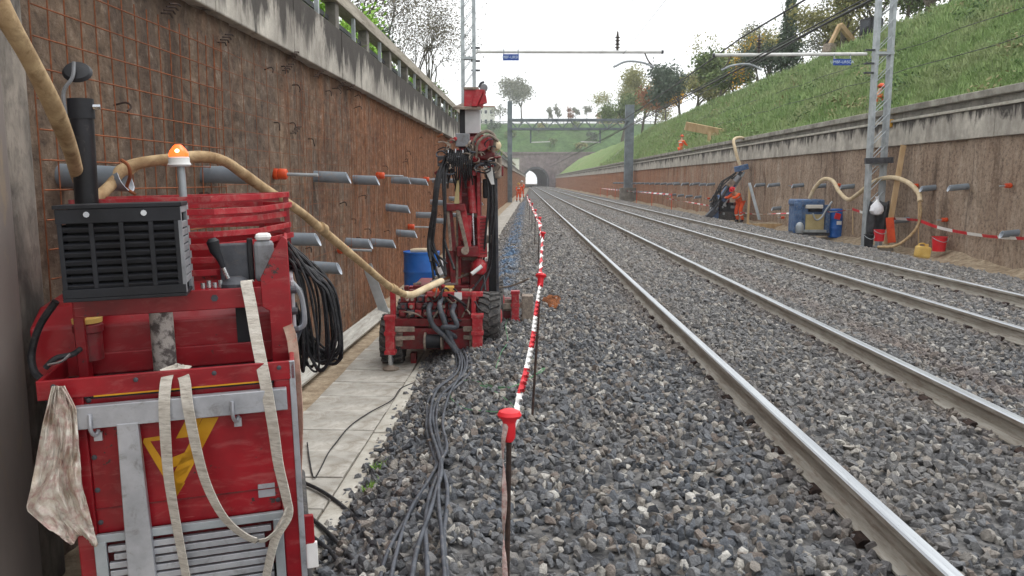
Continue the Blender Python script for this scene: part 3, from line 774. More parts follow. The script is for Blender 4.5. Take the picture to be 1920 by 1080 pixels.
# far: the hillside over the tunnel
TY = 260.0; TCX = 4.16
xs = np.linspace(-120, 120, 60); pr = [(TY + 0.6, 10.4), (TY + 4, 12.4), (TY + 9, 15.6), (TY + 14, 18.8), (TY + 18, 21), (TY + 24, 21.8), (TY + 60, 22.5), (TY + 300, 26)]
P = np.zeros((len(xs), len(pr), 3))
for j, (y, z) in enumerate(pr):
    P[:, j, 0] = xs; P[:, j, 1] = y; P[:, j, 2] = z + 0.5 * fbm(xs * 0.1, xs * 0 + y * 0.1, 3, 4)
struct(gridmesh('tunnel_hill', P, M['turffar']))
HR = thing('roadside_railing', 'dark roadside railing along the top of the hill over the tunnel', 'railing', (0, TY + 19, 21.2))
for z in (.5, 1.0): MB().bar((-40, TY + 19, 21.2 + z), (60, TY + 19, 21.2 + z), .12, .2).build('rail_bar', M['dgrey'], HR, world=True)
for k in range(34): MB().bar((-40 + 3 * k, TY + 19.1, 20.6), (-40 + 3 * k, TY + 19.1, 22.4), .16).build('railing_post', M['dgrey'], HR, world=True)

# tunnel portal
PT = thing('tunnel_portal', 'stone tunnel portal with a round arch at the far end of the cutting', 'tunnel', (TCX, TY, -0.1))
arch = [(TCX - 3.75, -0.3)] + [(TCX + 3.75 * -math.cos(math.pi * k / 24), 2.05 + 3.7 * math.sin(math.pi * k / 24)) for k in range(25)] + [(TCX + 3.75, -0.3)]
m = MB()
top = 10.6; L_, R_ = -14.0, 24.0
outer = [(L_, -0.3)] + [(L_ + (R_ - L_) * k / 24, top) for k in range(25)] + [(R_, -0.3)]
vs = [(x, TY, z) for x, z in arch] + [(x, TY, z) for x, z in outer]
n = len(arch)
m.add(vs, [(k, k + 1, n + k + 1, n + k) for k in range(n - 1)]); m.build('masonry_face', M['tunnelstone'], PT, world=True)
m = MB(); vs = []
NS = 14
for q in range(NS):
    yy = TY - 0.25 + 40 * q / (NS - 1)
    vs += [(x - 2.7 * (q / (NS - 1)) ** 2, yy, z) for x, z in arch]
m.add(vs, [(n * q + k, n * q + k + 1, n * q + n + k + 1, n * q + n + k) for q in range(NS - 1) for k in range(n - 1)]); m.build('lining', M['lining'], PT, smooth=True, world=True)
m = MB()
big = [(TCX - 4.35, -0.3)] + [(TCX + 4.35 * -math.cos(math.pi * k / 24), 2.05 + 4.35 * math.sin(math.pi * k / 24)) for k in range(25)] + [(TCX + 4.35, -0.3)]
for k in range(n - 1):
    m.extr([(arch[k][0], TY - 0.3, arch[k][1]), (arch[k + 1][0], TY - 0.3, arch[k + 1][1]), (big[k + 1][0], TY - 0.3, big[k + 1][1]), (big[k][0], TY - 0.3, big[k][1])], (0, 0.28, 0))
m.build('arch_ring', M['dgrey'], PT, world=True)
MB().bb(L_, R_, TY - 0.5, TY + 0.7, top, top + 0.5).build('parapet', M['tunnelstone'], PT, world=True)
MB().bb(-8.0, -1.2, TY - 28, TY - 20, -0.3, 8.2).build('beige_block', M['plaster'])
tag(bpy.data.objects['beige_block'], 'small pale service building standing left of the tunnel mouth', 'building')
bpy.data.objects['beige_block'].name = 'service_building'
sb = bpy.data.objects['service_building']
MB().bb(-8.3, -1.0, TY - 28.3, TY - 19.7, 8.2, 8.5).build('roof_slab', M['concrete'], sb)
MB().bb(-2.9, -1.9, TY - 28.05, TY - 27.9, -0.3, 2.0).build('door', M['dgrey'], sb)

# ------------------------------------------------------------------ overhead line: masts, portal, wires
def lattice_mast(base, h, wdt, label, dep=0.24):
    b = V(base); t = thing('lattice_mast', label, 'mast', b)
    for s in (-1, 1):
        x = s * wdt / 2
        m = MB(); m.bb(x - .045, x + .045, -dep / 2, dep / 2, -0.1, h)
        m.build('channel_leg', M['steel'], t, bevel=0.006)
    z = 0.35; k = 0
    while z < h - 0.6:
        for yy in (-dep / 2 - .012, dep / 2 + .012):
            MB().bar((-wdt / 2, yy, z), (wdt / 2, yy, z + 0.42), 0.012, 0.04, (0, 1, 0)).build('lacing_bar', M['steel'], t)
        z += 0.42; k += 1
    for z in (0.0, 2.3, h * 0.55):
        MB().bb(-wdt / 2 - .05, wdt / 2 + .05, -dep / 2 - .02, dep / 2 + .02, z, z + .07).build('tie_plate', M['steel'], t)
    MB().bb(-.45, .45, -.4, .4, -.25, .06).build('foundation', M['concrete'], t, bevel=0.03)
    return t
YM = 22.3
pl_ = at(880, 340, YM)
ml = lattice_mast((pl_.x, YM, PATH_Z), 9.6, 0.31, 'slender grey lattice mast rising behind the red drilling rig', 0.2)
pr_ = at(1641, 340, YM)
mr_ = lattice_mast((pr_.x, YM, PATH_Z + .1), 9.6, 0.40, 'grey lattice mast in front of the right-hand wall', 0.26)

def text_obj(name, s, size, mat, parent, mtx):
    c = bpy.data.curves.new(name + '_curve', 'FONT'); c.body = s; c.size = size; c.align_x = 'CENTER'; c.align_y = 'CENTER'; c.extrude = 0.002
    tmp = bpy.data.objects.new(name + '_tmp', c); me = bpy.data.meshes.new_from_object(tmp); bpy.data.objects.remove(tmp); bpy.data.curves.remove(c)
    me.materials.clear(); me.materials.append(mat); me.transform(mtx)
    return link(name, me, parent, True)

def cantilever(x0, x1, z, label, sx0, sx1, s):
    """tube arm with insulator, registration arm and a little blue number plate"""
    t = thing('cantilever_arm', label, 'cantilever', (x0, YM, z))
    zt = z + 0.02
    MB().tube([(x0, YM, z), ((x0 + x1) / 2, YM, z - 0.01), (x1, YM, z - 0.02)], 0.045, 12).build('arm_tube', M['white'], t, smooth=True, world=True)
    MB().cyl((x1, YM, z - .02), (x1 + s * .06, YM, z - .02), 0.05).build('end_cap', M['dgrey'], t, smooth=True, world=True)
    for dz in (0.1, -0.25, -0.5): MB().bb(min(x0, x0 - s * .1) - .04, max(x0, x0 - s * .1) + .1, YM - .06, YM + .06, z + dz - .02, z + dz + .02).build('clamp', M['dgrey'], t, world=True)
    ix = x1 - s * 1.2
    m = MB(); pf = [(0.03, 0)]
    for k in range(4): pf += [(0.035, 0.05 + k * .09), (0.085, 0.07 + k * .09), (0.035, 0.095 + k * .09)]
    pf += [(0.02, .5)]
    m.lathe((ix, YM, z + 0.03), (0, 0, 1), pf, 12); m.build('insulator', M['insul'], t, smooth=True, world=True)
    MB().tube(spl([(x1 - s * .45, YM, z - .05), (x1 - s * .35, YM, z - .25), (x1 - s * .2, YM, z - .42)], 4), 0.02, 8).build('drop_rod', M['insul'], t, smooth=True, world=True)
    MB().tube(spl([(x1 - s * .2, YM, z - .42), (x1 - s * .5, YM, z - .3), (x1 - s * .95, YM, z - .27), (x1 - s * 1.3, YM, z - .42)], 5), 0.03, 8).build('registration_arm', M['steel'], t, smooth=True, world=True)
    return t
a0 = at(893, 94, YM); a1 = at(1240, 99, YM)
ca = cantilever(a0.x, a1.x, (a0.z + a1.z) / 2, 'white tube cantilever arm reaching over the nearer track from the left mast', 0, 0, 1)
b0 = at(1625, 102, YM); b1 = at(1340, 101, YM)
cb = cantilever(b0.x, b1.x, (b0.z + b1.z) / 2, 'white tube cantilever arm reaching over the farther track from the right mast', 0, 0, -1)
def sign(p0, p1, label, txt):
    c = (p0 + p1) / 2; wd = abs(p1.x - p0.x); ht = abs(p1.z - p0.z)
    t = thing('number_plate', label, 'sign', (c.x, YM - .05, c.z))
    MB().bb(-wd / 2, wd / 2, -.008, .008, -ht / 2, ht / 2).build('plate', M['bluesign'], t, bevel=0.004)
    for s in (-1, 1): MB().bb(s * wd * .45 - .012, s * wd * .45 + .012, -.01, .01, ht / 2, ht / 2 + .14).build('hanger', M['steel'], t)
    o = text_obj('lettering', txt, ht * 0.62, M['signwhite'], t, Matrix.Translation((c.x, YM - .062, c.z)) @ Matrix.Rotation(math.pi / 2, 4, 'X'))
sign(at(943, 102, YM), at(973, 114, YM), 'small blue number plate hanging from the left cantilever arm', 'UMBF-URSCA')
sign(at(1561, 111, YM), at(1594, 123, YM), 'small blue number plate below the right cantilever arm', 'UMBF-URSCA')

# portal frame further down the line
YP = 75.0
PF = thing('portal_gantry', 'grey steel portal gantry spanning both tracks before the tunnel', 'gantry', (4, YP, 0))
q0 = at(956, 340, YP).x; q1 = at(1178, 340, YP).x
zb0, zb1 = at(1000, 242, YP).z, at(1000, 225, YP).z
MB().bb(q0 - .22, q0 + .22, YP - .2, YP + .2, PATH_Z, at(1000, 190, YP).z).build('column', M['gantry'], PF, world=True, bevel=0.02)
MB().bb(q1 - .4, q1 + .4, YP - .3, YP + .3, at(1000, 352, YP).z, at(1000, 197, YP).z).build('column', M['gantry'], PF, world=True, bevel=0.02)
MB().bb(q1 - .75, q1 + .75, YP - .6, YP + .6, PATH_Z, at(1000, 352, YP).z).build('column_base', M['concrete'], PF, world=True, bevel=0.03)
for z in (zb0, zb1):
    for yy in (-.25, .25): MB().bar((q0, YP + yy, z), (q1, YP + yy, z), 0.2).build('chord', M['gantry'], PF, world=True)
nb = 16
for k in range(nb):
    x = q0 + (q1 - q0) * k / nb; x2 = q0 + (q1 - q0) * (k + 1) / nb
    MB().bar((x, YP - .25, zb0 if k % 2 else zb1), (x2, YP - .25, zb1 if k % 2 else zb0), 0.1).build('brace', M['gantry'], PF, world=True)
for px in (995, 1125):
    p = at(px, 242, YP); e = at(px, 268, YP)
    MB().bar(p, e, 0.14).build('drop_post', M['gantry'], PF, world=True)
    s = 1 if px < 1060 else -1
    MB().bar(e + V((0, 0, .05)), e + V((s * 1.8, 0, .12)), 0.09).build('short_arm', M['white'], PF, world=True)

def wire(name, pts, r, label):
    tag(MB().tube(pts, r, 6, False).build(name, M['wire'], smooth=True), label, 'wire')
def sagline(x, z0, sag, y0=1, y1=255, sp=53, ph=YM, n=90, xs=0.0):
    o = []
    for k in range(n):
        y = y0 + (y1 - y0) * (k / (n - 1)) ** 1.6
        t = ((y - ph) / sp) % 1.0
        o.append(V((x + xs * math.sin((y - ph) / sp * math.pi), y, z0 - sag * 4 * t * (1 - t))))
    return o
wire('contact_wire', sagline(6.3, 4.92, 0.0), 0.026, 'contact wire over the farther track, lower dark line')
wire('messenger_wire', sagline(5.95, 5.55, 0.25), 0.022, 'upper carrier wire over the farther track')
wire('feeder_wire', sagline(6.38, 5.04, 0.0), 0.016, 'thin second contact wire running just above the lower dark one')
wire('return_wire', sagline(8.9, 6.3, 0.3), 0.018, 'dark return wire highest on the right, passing the lattice mast')
wire('contact_wire', sagline(2.42, 4.72, 0.0), 0.005, 'contact wire over the nearer track, faint against the sky')
wire('messenger_wire', sagline(2.45, 5.75, 0.25), 0.005, 'carrier wire over the nearer track, faint against the sky')

# ------------------------------------------------------------------ vegetation
def blade_clump(seed, n, h, spread, mat, wd=0.012):
    r_ = random.Random(seed); m = MB()
    for k in range(n):
        a = r_.uniform(0, 6.28); d = r_.uniform(0, spread); b = V((math.cos(a) * d, math.sin(a) * d, 0))
        l = V((math.cos(a) + r_.gauss(0, .5), math.sin(a) + r_.gauss(0, .5), 0)) * r_.uniform(.1, .5) * h
        hh = h * r_.uniform(.5, 1.1); s = V((-math.sin(a), math.cos(a), 0)) * wd
        p1 = b + l * .4 + V((0, 0, hh * .7)); p2 = b + l + V((0, 0, hh))
        m.add([b - s, b + s, p1 + s * .7, p1 - s * .7, p2], [(0, 1, 2, 3), (3, 2, 4)])
    me = bpy.data.meshes.new('grass_clump'); me.from_pydata(m.v, [], m.f); me.materials.append(mat); return me
CL = [blade_clump(s, 30, 0.13, 0.22, M['grass'], .008) for s in range(5)]
def patch(P, i0, i1, j0, j1, name):
    Q = P[i0:i1, j0:j1]; n, m_ = Q.shape[:2]; idx = np.arange(n * m_).reshape(n, m_)
    q = np.stack([idx[:-1, :-1], idx[1:, :-1], idx[1:, 1:], idx[:-1, 1:]], -1).reshape(-1, 4)
    me = bpy.data.meshes.new(name); me.from_pydata(Q.reshape(-1, 3).tolist(), [], q.tolist()); return me
iy = int(np.searchsorted(ys, 110)) if False else None
YR = PR[:, 0, 1]; i0 = int(np.searchsorted(YR, 11)); i1 = int(np.searchsorted(YR, 120))
scatter('slope_grass', patch(PR, i0, i1, 0, 12, 'slope_grass'), CL, 60, 0.5, 1.5, 2, 0.02, 0.9, near=(20, 22, 2.2))
def weed_clump(seed, mat):
    r_ = random.Random(seed); m = MB()
    for k in range(90):
        c = V((r_.gauss(0, .22), r_.gauss(0, .22), abs(r_.gauss(0, .12)) + .02)); a = V((r_.gauss(0, 1), r_.gauss(0, 1), r_.gauss(.6, 1))).normalized(); e = a.orthogonal().normalized(); f_ = a.cross(e); s_ = r_.uniform(.025, .06)
        m.add([c - e * s_, c + f_ * s_ * .6, c + e * s_, c - f_ * s_ * .6], [(0, 1, 2, 3)])
    me = bpy.data.meshes.new('weed_clump'); me.from_pydata(m.v, [], m.f); me.materials.append(mat); return me
WC = [weed_clump(s, grass_mat('weeds_%d' % s, *c_)) for s, c_ in enumerate(((srgb(84, 110, 70), srgb(116, 140, 92), srgb(96, 112, 80)), (srgb(132, 132, 92), srgb(160, 156, 116), srgb(150, 140, 108)), (srgb(96, 126, 76), srgb(126, 152, 92), srgb(120, 134, 90))))]
scatter('slope_weeds', patch(PR, i0, i1, 0, 12, 'slope_weeds'), WC, 0.55, 0.6, 1.7, 9, 0.02, 0.5)
YLl = PL[:, 0, 1]; j1 = int(np.searchsorted(YLl, 70))
CL2 = [blade_clump(s + 30, 22, 0.3, 0.16, grass_mat('lush_grass', srgb(118, 152, 58), srgb(150, 182, 84), srgb(136, 160, 78))) for s in range(3)]
scatter('bank_grass', patch(PL, 2, j1, 0, 5, 'bank_grass'), CL2, 14, 0.6, 1.4, 5, 0.02, 0.9, near=(14, 20, 2.4))

def tree(name, label, base, h, rad, leaf, nleaf, lsz, seed, cat='tree', group=None, bare=False, shape='round', trunk_h=0.3, bark=None, depth=None, sc=0.62):
    rr = random.Random(seed); b = V(base); t = thing(name, label, cat, b, group=group)
    tr = MB(); tips = []
    def grow(p, d, ln, r0, lev):
        n = 4; pts = [p]; rs = [r0]; q = p.copy(); dd = d.copy()
        for k in range(n):
            dd = (dd + V((rr.gauss(0, .12), rr.gauss(0, .12), rr.gauss(.03, .08)))).normalized(); q = q + dd * ln / n
            pts.append(q.copy()); rs.append(r0 * (1 - 0.42 * (k + 1) / n))
        tr.tube(pts, rs, 6 if lev < 2 else 4 if lev < 4 else 3, False)
        if lev >= maxl: tips.append((q, dd)); return
        if lev >= 2: tips.append((q, dd))
        for k in range(rr.choice((2, 3, 3)) + (1 if lev == 0 else 0)):
            f = rr.uniform(.45, 1.0); i = min(n, max(1, int(f * n + .5))); s0 = pts[i]
            a = rr.uniform(0, 6.28); ax = d.orthogonal().normalized(); ax.rotate(Matrix.Rotation(a, 3, d)) if hasattr(ax, 'rotate') else None
            sp = rr.uniform(.45, .95) if shape == 'round' else rr.uniform(.25, .5)
            nd = (dd * math.cos(sp) + ax * math.sin(sp) + V((0, 0, .1))).normalized()
            grow(s0, nd, ln * rr.uniform(sc - .1, sc + .12), rs[i] * rr.uniform(.55, .72), lev + 1)
    maxl = depth if depth is not None else (5 if bare else 3)
    grow(V((0, 0, -0.3)), V((rr.gauss(0, .04), rr.gauss(0, .04), 1)).normalized(), h * 0.42 + 0.3, max(.02, h * 0.022), 0)
    # fit to the wanted size
    mx = max(v_[2] for v_ in tr.v); sz = h / mx
    rx_ = max(.1, max(math.hypot(v_[0], v_[1]) for v_ in tr.v)); sr = rad / rx_ if shape != 'free' else sz
    tr.v = [(x * (sr if z > h * .2 else sr * .8 + .2 * sz), y_ * (sr if z > h * .2 else sr * .8 + .2 * sz), z * sz) for x, y_, z in tr.v]
    tr.build('trunk', bark or M['bark'], t, smooth=True)
    m = MB(); tp = [V((p.x * sr, p.y * sr, p.z * sz)) for p, d in tips]
    if nleaf:
        for k in range(nleaf):
            if shape == 'cone':
                z = rr.random() ** 1.3; rmax = rad * (1 - z) ** .8 * rr.uniform(.55, 1.05); a = rr.uniform(0, 6.28); q_ = rmax * math.sqrt(rr.random())
                c = V((math.cos(a) * q_, math.sin(a) * q_, h * (.08 + .92 * z)))
            else:
                p = tp[rr.randrange(len(tp))]; g_ = rad * .16
                c = p + V((rr.gauss(0, g_), rr.gauss(0, g_), rr.gauss(0, g_ * .8)))
            if c.z < 0.05: c.z = abs(c.z) + .05
            a = V((rr.gauss(0, 1), rr.gauss(0, 1), rr.gauss(0, 1))).normalized(); e = a.orthogonal().normalized(); f_ = a.cross(e)
            s_ = lsz * rr.uniform(.5, 1.2)
            m.add([c - e * s_, c + f_ * s_ * .6, c + e * s_, c - f_ * s_ * .6], [(0, 1, 2, 3)])
        me = bpy.data.meshes.new('crown'); me.from_pydata(m.v, [], m.f); me.materials.append(leaf); link('crown', me, t)
    return t
def crest(px, X):  # a spot on the right-hand crest seen in column px
    d = X / ((px - 981) / FPX) ; return V((X, d, slope_z(X) - 0.1))
TG = 'trees along the right-hand crest'
tree('conifer', 'tall dark narrow conifer on the right crest, left of the cantilever arm', crest(1462, 20), 7.0, 1.5, M['leaf_dark'], 2600, .17, 3, shape='cone')
tree('tall_tree', 'thin half-bare tree just left of the tall dark conifer', crest(1395, 21), 6.8, 2.6, M['leaf_grey'], 1500, .12, 4, bare=True, depth=5)
tree('tall_tree', 'spindly half-bare tree above the yellow bushes by the gantry', crest(1302, 21), 9.5, 2.6, M['leaf_olive'], 900, .14, 5, bare=True, depth=5)
spec = [ # px, X, h, r, leaf, n, label
 (1560, 20.5, 4.3, 2.3, 'leaf_olive', 2600, 'olive green bush left of the excavator on the crest'),
 (1515, 20, 3.2, 1.9, 'leaf_olive', 2200, 'pale olive bush right of the tall dark conifer'),
 (1535, 23, 5.8, 2.2, 'leaf_grey', 1300, 'thin greyish tree behind the olive bushes on the crest'),
 (1440, 19.6, 2.3, 2.0, 'leaf_dark', 1800, 'low dark green bush at the foot of the conifer'),
 (1410, 19.8, 3.0, 1.9, 'leaf_yellow', 500, 'small yellowing bush left of the conifer'),
 (1425, 20.5, 3.2, 2.2, 'leaf_olive', 2200, 'broad olive bush behind the yellowing bush'),
 (1370, 20.0, 3.0, 2.4, 'leaf_green', 2400, 'rounded green bush under the half-bare tree'),
 (1335, 20.4, 3.8, 2.4, 'leaf_olive', 2200, 'yellowish green tree between the two half-bare trees'),
 (1300, 20.5, 3.4, 2.6, 'leaf_olive', 2200, 'olive bush at the foot of the spindly tree'),
 (1268, 20.0, 5.0, 3.0, 'leaf_dark', 3000, 'dark green round tree right of the bright yellow bush'),
 (1243, 19.6, 4.6, 1.9, 'leaf_yellow', 1900, 'bright yellow bush right of the gantry column'),
 (1222, 20.0, 5.8, 3.0, 'leaf_rust', 2600, 'russet purple tree between the gantry column and the yellow bush'),
 (1198, 21.5, 9.0, 4.2, 'leaf_olive', 3200, 'tall olive tree directly behind the gantry column'),
 (1162, 21.5, 9.0, 4.5, 'leaf_olive', 3000, 'pale olive tree left of the gantry column'),
 (1178, 19.0, 5.5, 3.5, 'leaf_green', 2600, 'green bush low behind the gantry column'),
 (1700, 21.0, 3.6, 2.4, 'leaf_green', 2600, 'dark green bush right of the lattice mast on the crest'),
 (1760, 20.4, 2.6, 2.0, 'leaf_green', 2200, 'low green bush left of the orange soil heap'),
 (1660, 22.5, 5.2, 2.4, 'leaf_olive', 2400, 'olive tree behind the top of the right mast'),
 (1730, 24, 4.8, 2.6, 'leaf_green', 2400, 'green tree at the upper right, behind the bushes'),
 (1860, 20.5, 2.4, 2.0, 'leaf_green', 2400, 'green bush at the right edge of the crest'),
 (1620, 21.5, 4.4, 2.0, 'leaf_green', 2200, 'green bush right behind the excavator cab'),
]
for k, (px, X, h, r_, lf, n, lab) in enumerate(spec):
    tree('shrub' if h < 4 else 'broadleaf_tree', lab, crest(px, X), h * 1.3, r_ * 1.3, M[lf], int(n * 2.2), .11 if X / ((px - 981) / FPX) < 70 else .2, 50 + k, 'bush' if h < 4 else 'tree', TG, trunk_h=.2)
# left: bare trees on the bank
def lbank(px, u):
    d = u / ((px - 1000) / FPX); return V((u + K * d, d, lslope_z(u) - .1))
twig = pm('twig_bark', srgb(66, 60, 56), srgb(94, 88, 80), 9, 0.95, 0, 0.3)
for k, (px, u, h, r_, lab) in enumerate([(690, -6.0, 5.0, 2.4, 'bare grey tree nearest on the left bank behind the guard rail'), (735, -6.4, 7.0, 2.8, 'tall bare tree on the left bank, second from the near end'),
        (762, -6.0, 6.6, 2.6, 'dense bare tree in the middle of the row on the left bank'), (785, -6.0, 7.0, 2.9, 'bare tree on the left bank, second from the far end of the row'), (806, -5.8, 7.0, 3.0, 'last bare tree of the row on the left bank, nearest the lattice mast')]):
    tree('bare_tree', lab, lbank(px, u), h, r_, M['leaf_twig'], 3400, .05, 90 + k, 'tree', 'bare trees on the left bank', bare=True, bark=twig, depth=6, sc=.68)
for k, (px, u, h, lf, lab) in enumerate([(640, -4.0, 1.1, 'leaf_lime', 'bright green bush under the guard rail, nearest the camera'), (690, -4.1, 1.2, 'leaf_lime', 'bright green bush under the guard rail, second along'), (735, -4.3, 1.3, 'leaf_lime', 'green bush below the guard rail, third along'),
         (690, -5.2, 2.0, 'leaf_dark', 'dark shrub behind the guard rail at the near end'), (790, -4.6, 1.5, 'leaf_green', 'green shrub behind the far half of the guard rail'), (590, -4.0, 1.0, 'leaf_lime', 'bright green bush at the top edge, left of the guard rail posts')]):
    tree('shrub', lab, lbank(px, u), h, 1.0, M[lf], 1500, .055, 120 + k, 'bush', 'bushes behind the guard rail')
# on the hill over the tunnel
def hill(px, Y=TY + 26): p = at(px, 226, Y); return V((p.x, Y, 21.6))
tree('umbrella_tree', 'large rounded half-bare tree on the skyline over the tunnel', hill(978), 15.5, 7.2, M['leaf_grey'], 3800, .42, 200, bare=True, depth=5, bark=twig)
for k, (px, h, r_, lab) in enumerate([(938, 7, 4.5, 'low bare tree left of the large rounded skyline tree'), (1027, 6, 1.9, 'first small skyline tree right of the large rounded one'), (1047, 7, 2.2, 'second small grey tree on the skyline'), (1064, 6.2, 2.2, 'small reddish tree on the skyline, third of the row'), (1079, 6, 1.8, 'thin tree on the skyline, fourth of the row'), (1099, 6.4, 2.2, 'small grey tree on the skyline nearest the ochre building')]):
    tree('skyline_tree', lab, hill(px), h, r_, M['leaf_rust' if k == 3 else 'leaf_grey'], 450, .32, 210 + k, 'tree', 'small trees on the skyline', bare=True, depth=4, bark=twig)
for k, (px, py, h, lf, lab) in enumerate(((960, 262, 2.5, 'leaf_green', 'scrub bush low on the hillside left of the gantry arm'), (1010, 250, 3, 'leaf_olive', 'scrub bush on the hillside above the tunnel arch'), (1040, 276, 2.2, 'leaf_green', 'low scrub right above the tunnel portal'), (1075, 245, 3, 'leaf_green', 'scrub bush high on the hillside below the railing'), (1105, 268, 3, 'leaf_dark', 'dark scrub on the hillside near the right arm of the gantry'), (925, 246, 3, 'leaf_dark', 'dark scrub on the hillside behind the rig head'), (1140, 240, 4, 'leaf_green', 'green scrub on the hillside below the ochre building'), (1090, 286, 2.2, 'leaf_olive', 'low scrub at the right end of the portal parapet'))):
    f = (290 - py) / 62.0; Y = TY + 2 + 17 * f; p_ = at(px, py, Y); z = float(np.interp(Y, [q[0] for q in pr], [q[1] for q in pr]))
    tree('shrub', lab, (p_.x, Y, z - .3), h, h * .9, M[lf], 700, .28, 300 + k, 'bush', 'scrub on the tunnel hillside')
def house(label, x0, x1, y0, y1, z0, z1, wall, nwin, name='distant_house'):
    c = V(((x0 + x1) / 2, (y0 + y1) / 2, z0)); t = thing(name, label, 'building', c)
    MB().bb(x0, x1, y0, y1, z0 - 1, z1).build('wall', wall, t, world=True)
    MB().bb(x0 - .4, x1 + .4, y0 - .4, y1 + .4, z1, z1 + .5).build('roof', M['roof'], t, world=True)
    for r_ in range(2):
        for k in range(nwin):
            x = x0 + (x1 - x0) * (k + .5) / nwin; z = z0 + (z1 - z0) * (.22 + .45 * r_)
            f = MB().bb(x - .6, x + .6, y0 - .06, y0 + .05, z, z + 1.5).build('window', M['white'], t, world=True)
            w_ = MB().bb(x - .45, x + .45, y0 - .1, y0 - .02, z + .15, z + 1.35).build('pane', M['glass'], f)
    return t
p0 = at(896, 230, TY + 40); p1 = at(926, 200, TY + 40)
house('white house on the skyline just right of the rig mast', p0.x, p1.x, TY + 40, TY + 50, 21.5, 29, M['plaster'], 3)
p0 = at(1124, 226, TY + 30); p1 = at(1182, 213, TY + 30)
house('flat ochre building on the skyline left of the gantry column', p0.x, p1.x, TY + 30, TY + 42, 21.5, p1.z, M['ochre'], 5)

# ------------------------------------------------------------------ red hydraulic power pack in the foreground
PPO = V((-1.362, 3.19, PATH_Z)); PPR = (0, R(-1.3), R(17))
PP = thing('power_pack', 'red hydraulic power pack with black louvred box standing on the slabs at left', 'power pack', PPO, PPR)
_m = (Matrix.Rotation(R(17), 3, 'Z') @ Matrix.Rotation(R(-1.3), 3, 'Y'))
MW['power_pack'] = Matrix.Translation(PPO) @ _m.to_4x4(); PP.rotation_euler = _m.to_euler()
_mi = _m.transposed()
def loc(px, py, c):
    o = _mi @ (CAM - PPO); d = _mi @ ray(px, py); return o + d * ((c - o.y) / d.y)
def inw(p): return PPO + _m @ V(p)      # machine frame -> world
RED = M['red']
# undercarriage
for s in (-1, 1):
    m = MB(); pts = [(s * .36, y, z) for y, z in ((.12, .08), (.05, .2), (.15, .33), (1.25, .33), (1.36, .2), (1.25, .08))]
    m.extr([(s * .36 - .09, p[1], p[2] - .07) for p in pts], (0.18, 0, 0)); m.build('rubber_track', M['rubber'], PP, bevel=0.02)
MB().bb(-.27, .27, .1, 1.3, .12, .3).build('chassis', M['dgrey'], PP, bevel=0.01)
MB().bb(-.47, .41, .045, 1.35, .27, .56).build('lower_body', M['reddark'], PP, bevel=0.012)
MB().bb(-.475, -.40, .0, .05, .2, 1.12).build('side_post', RED, PP, bevel=0.006)
MB().bb(.335, .42, -.005, .05, .1, 1.12).build('side_post', RED, PP, bevel=0.006)
MB().bb(-.40, .335, .012, .045, .53, 1.13).build('front_panel', RED, PP, bevel=0.006)
MB().bb(-.47, .41, .06, 1.3, .56, 1.1).build('engine_housing', M['reddark'], PP, bevel=0.01)
# open tray on top of the panel
MB().bb(-.55, .41, -.012, .006, 1.12, 1.20).build('tray_front', RED, PP, bevel=0.004)
MB().bb(-.55, .41, .40, .412, 1.12, 1.215).build('tray_back', RED, PP, bevel=0.004)
MB().bb(-.562, -.545, -.012, .41, 1.12, 1.20).build('tray_side', RED, PP, bevel=0.004)
MB().bb(.405, .425, -.012, .41, 1.12, 1.20).build('tray_side', RED, PP, bevel=0.004)
MB().bb(-.54, .40, .01, .39, 1.105, 1.12).build('tray_floor', M['blackpaint'], PP)
# tank behind the tray, with a sloping top
m = MB(); m.extr([(-.69, .43, 1.1), (-.69, .43, 1.34), (-.67, .55, 1.42), (-.67, 1.15, 1.44), (-.69, 1.2, 1.1)], (1.09, 0, 0)); tk = m.build('tank', RED, PP, bevel=0.012)
MB().lathe((-.44, .36, 1.3), (0, 0, 1), [(.055, -.1), (.055, .02), (.062, .025), (.062, .055), (.05, .065)], 20).build('filler_neck', M['reddark'], PP, smooth=True)
MB().lathe((-.44, .36, 1.365), (0, 0, 1), [(.06, 0), (.062, .02), (.05, .026)], 20).build('filler_cap', M['yellow'], PP, smooth=True)
MB().bb(.175, .235, .418, .434, 1.12, 1.5).build('rubber_strip', M['black'], PP)
MB().tube([(-.135, .33, 1.1), (-.135, .33, 1.5)], .05, 20).build('grouted_support_pipe', M['grout'], PP, smooth=True)
MB().tube([(-.135, .33, 1.44), (-.135, .33, 1.52)], .056, 20).build('rubber_sleeve', M['black'], PP, smooth=True)
# black louvred box
X0, X1, Y0, Y1, Z0, Z1 = -.45, .012, .05, .27, 1.498, 1.882
LB = MB().bb(X0 + .03, X1 - .03, Y0 + .035, Y1 - .01, Z0 + .02, Z1 - .02).build('louvred_box', pm('dark_box_inside', srgb(8, 8, 10), srgb(16, 16, 18), 8, 0.8, 0, 0.1), PP)  # near-black filler paints in the darkness behind the slats
def lb(name, m, mat=None, bevel=0.002): return m.build(name, mat or M['black'], LB, bevel=bevel)
lb('top_plate', MB().bb(X0 - .006, X1 + .006, Y0 - .004, Y1 + .004, Z1 - .012, Z1 + .004))
lb('bottom_plate', MB().bb(X0, X1, Y0, Y1, Z0, Z0 + .014))
lb('front_header', MB().bb(X0, X1, Y0, Y0 + .012, Z1 - .07, Z1 - .013))
lb('front_footer', MB().bb(X0, X1, Y0, Y0 + .012, Z0 + .015, Z0 + .05))
for x in (X0 + .012, X0 + .125, X0 + .235, X0 + .345, X1 - .02): lb('front_divider', MB().bb(x - .009, x + .009, Y0 + .001, Y0 + .013, Z0 + .05, Z1 - .07))
nz = 8; dz = (Z1 - Z0 - .12) / nz
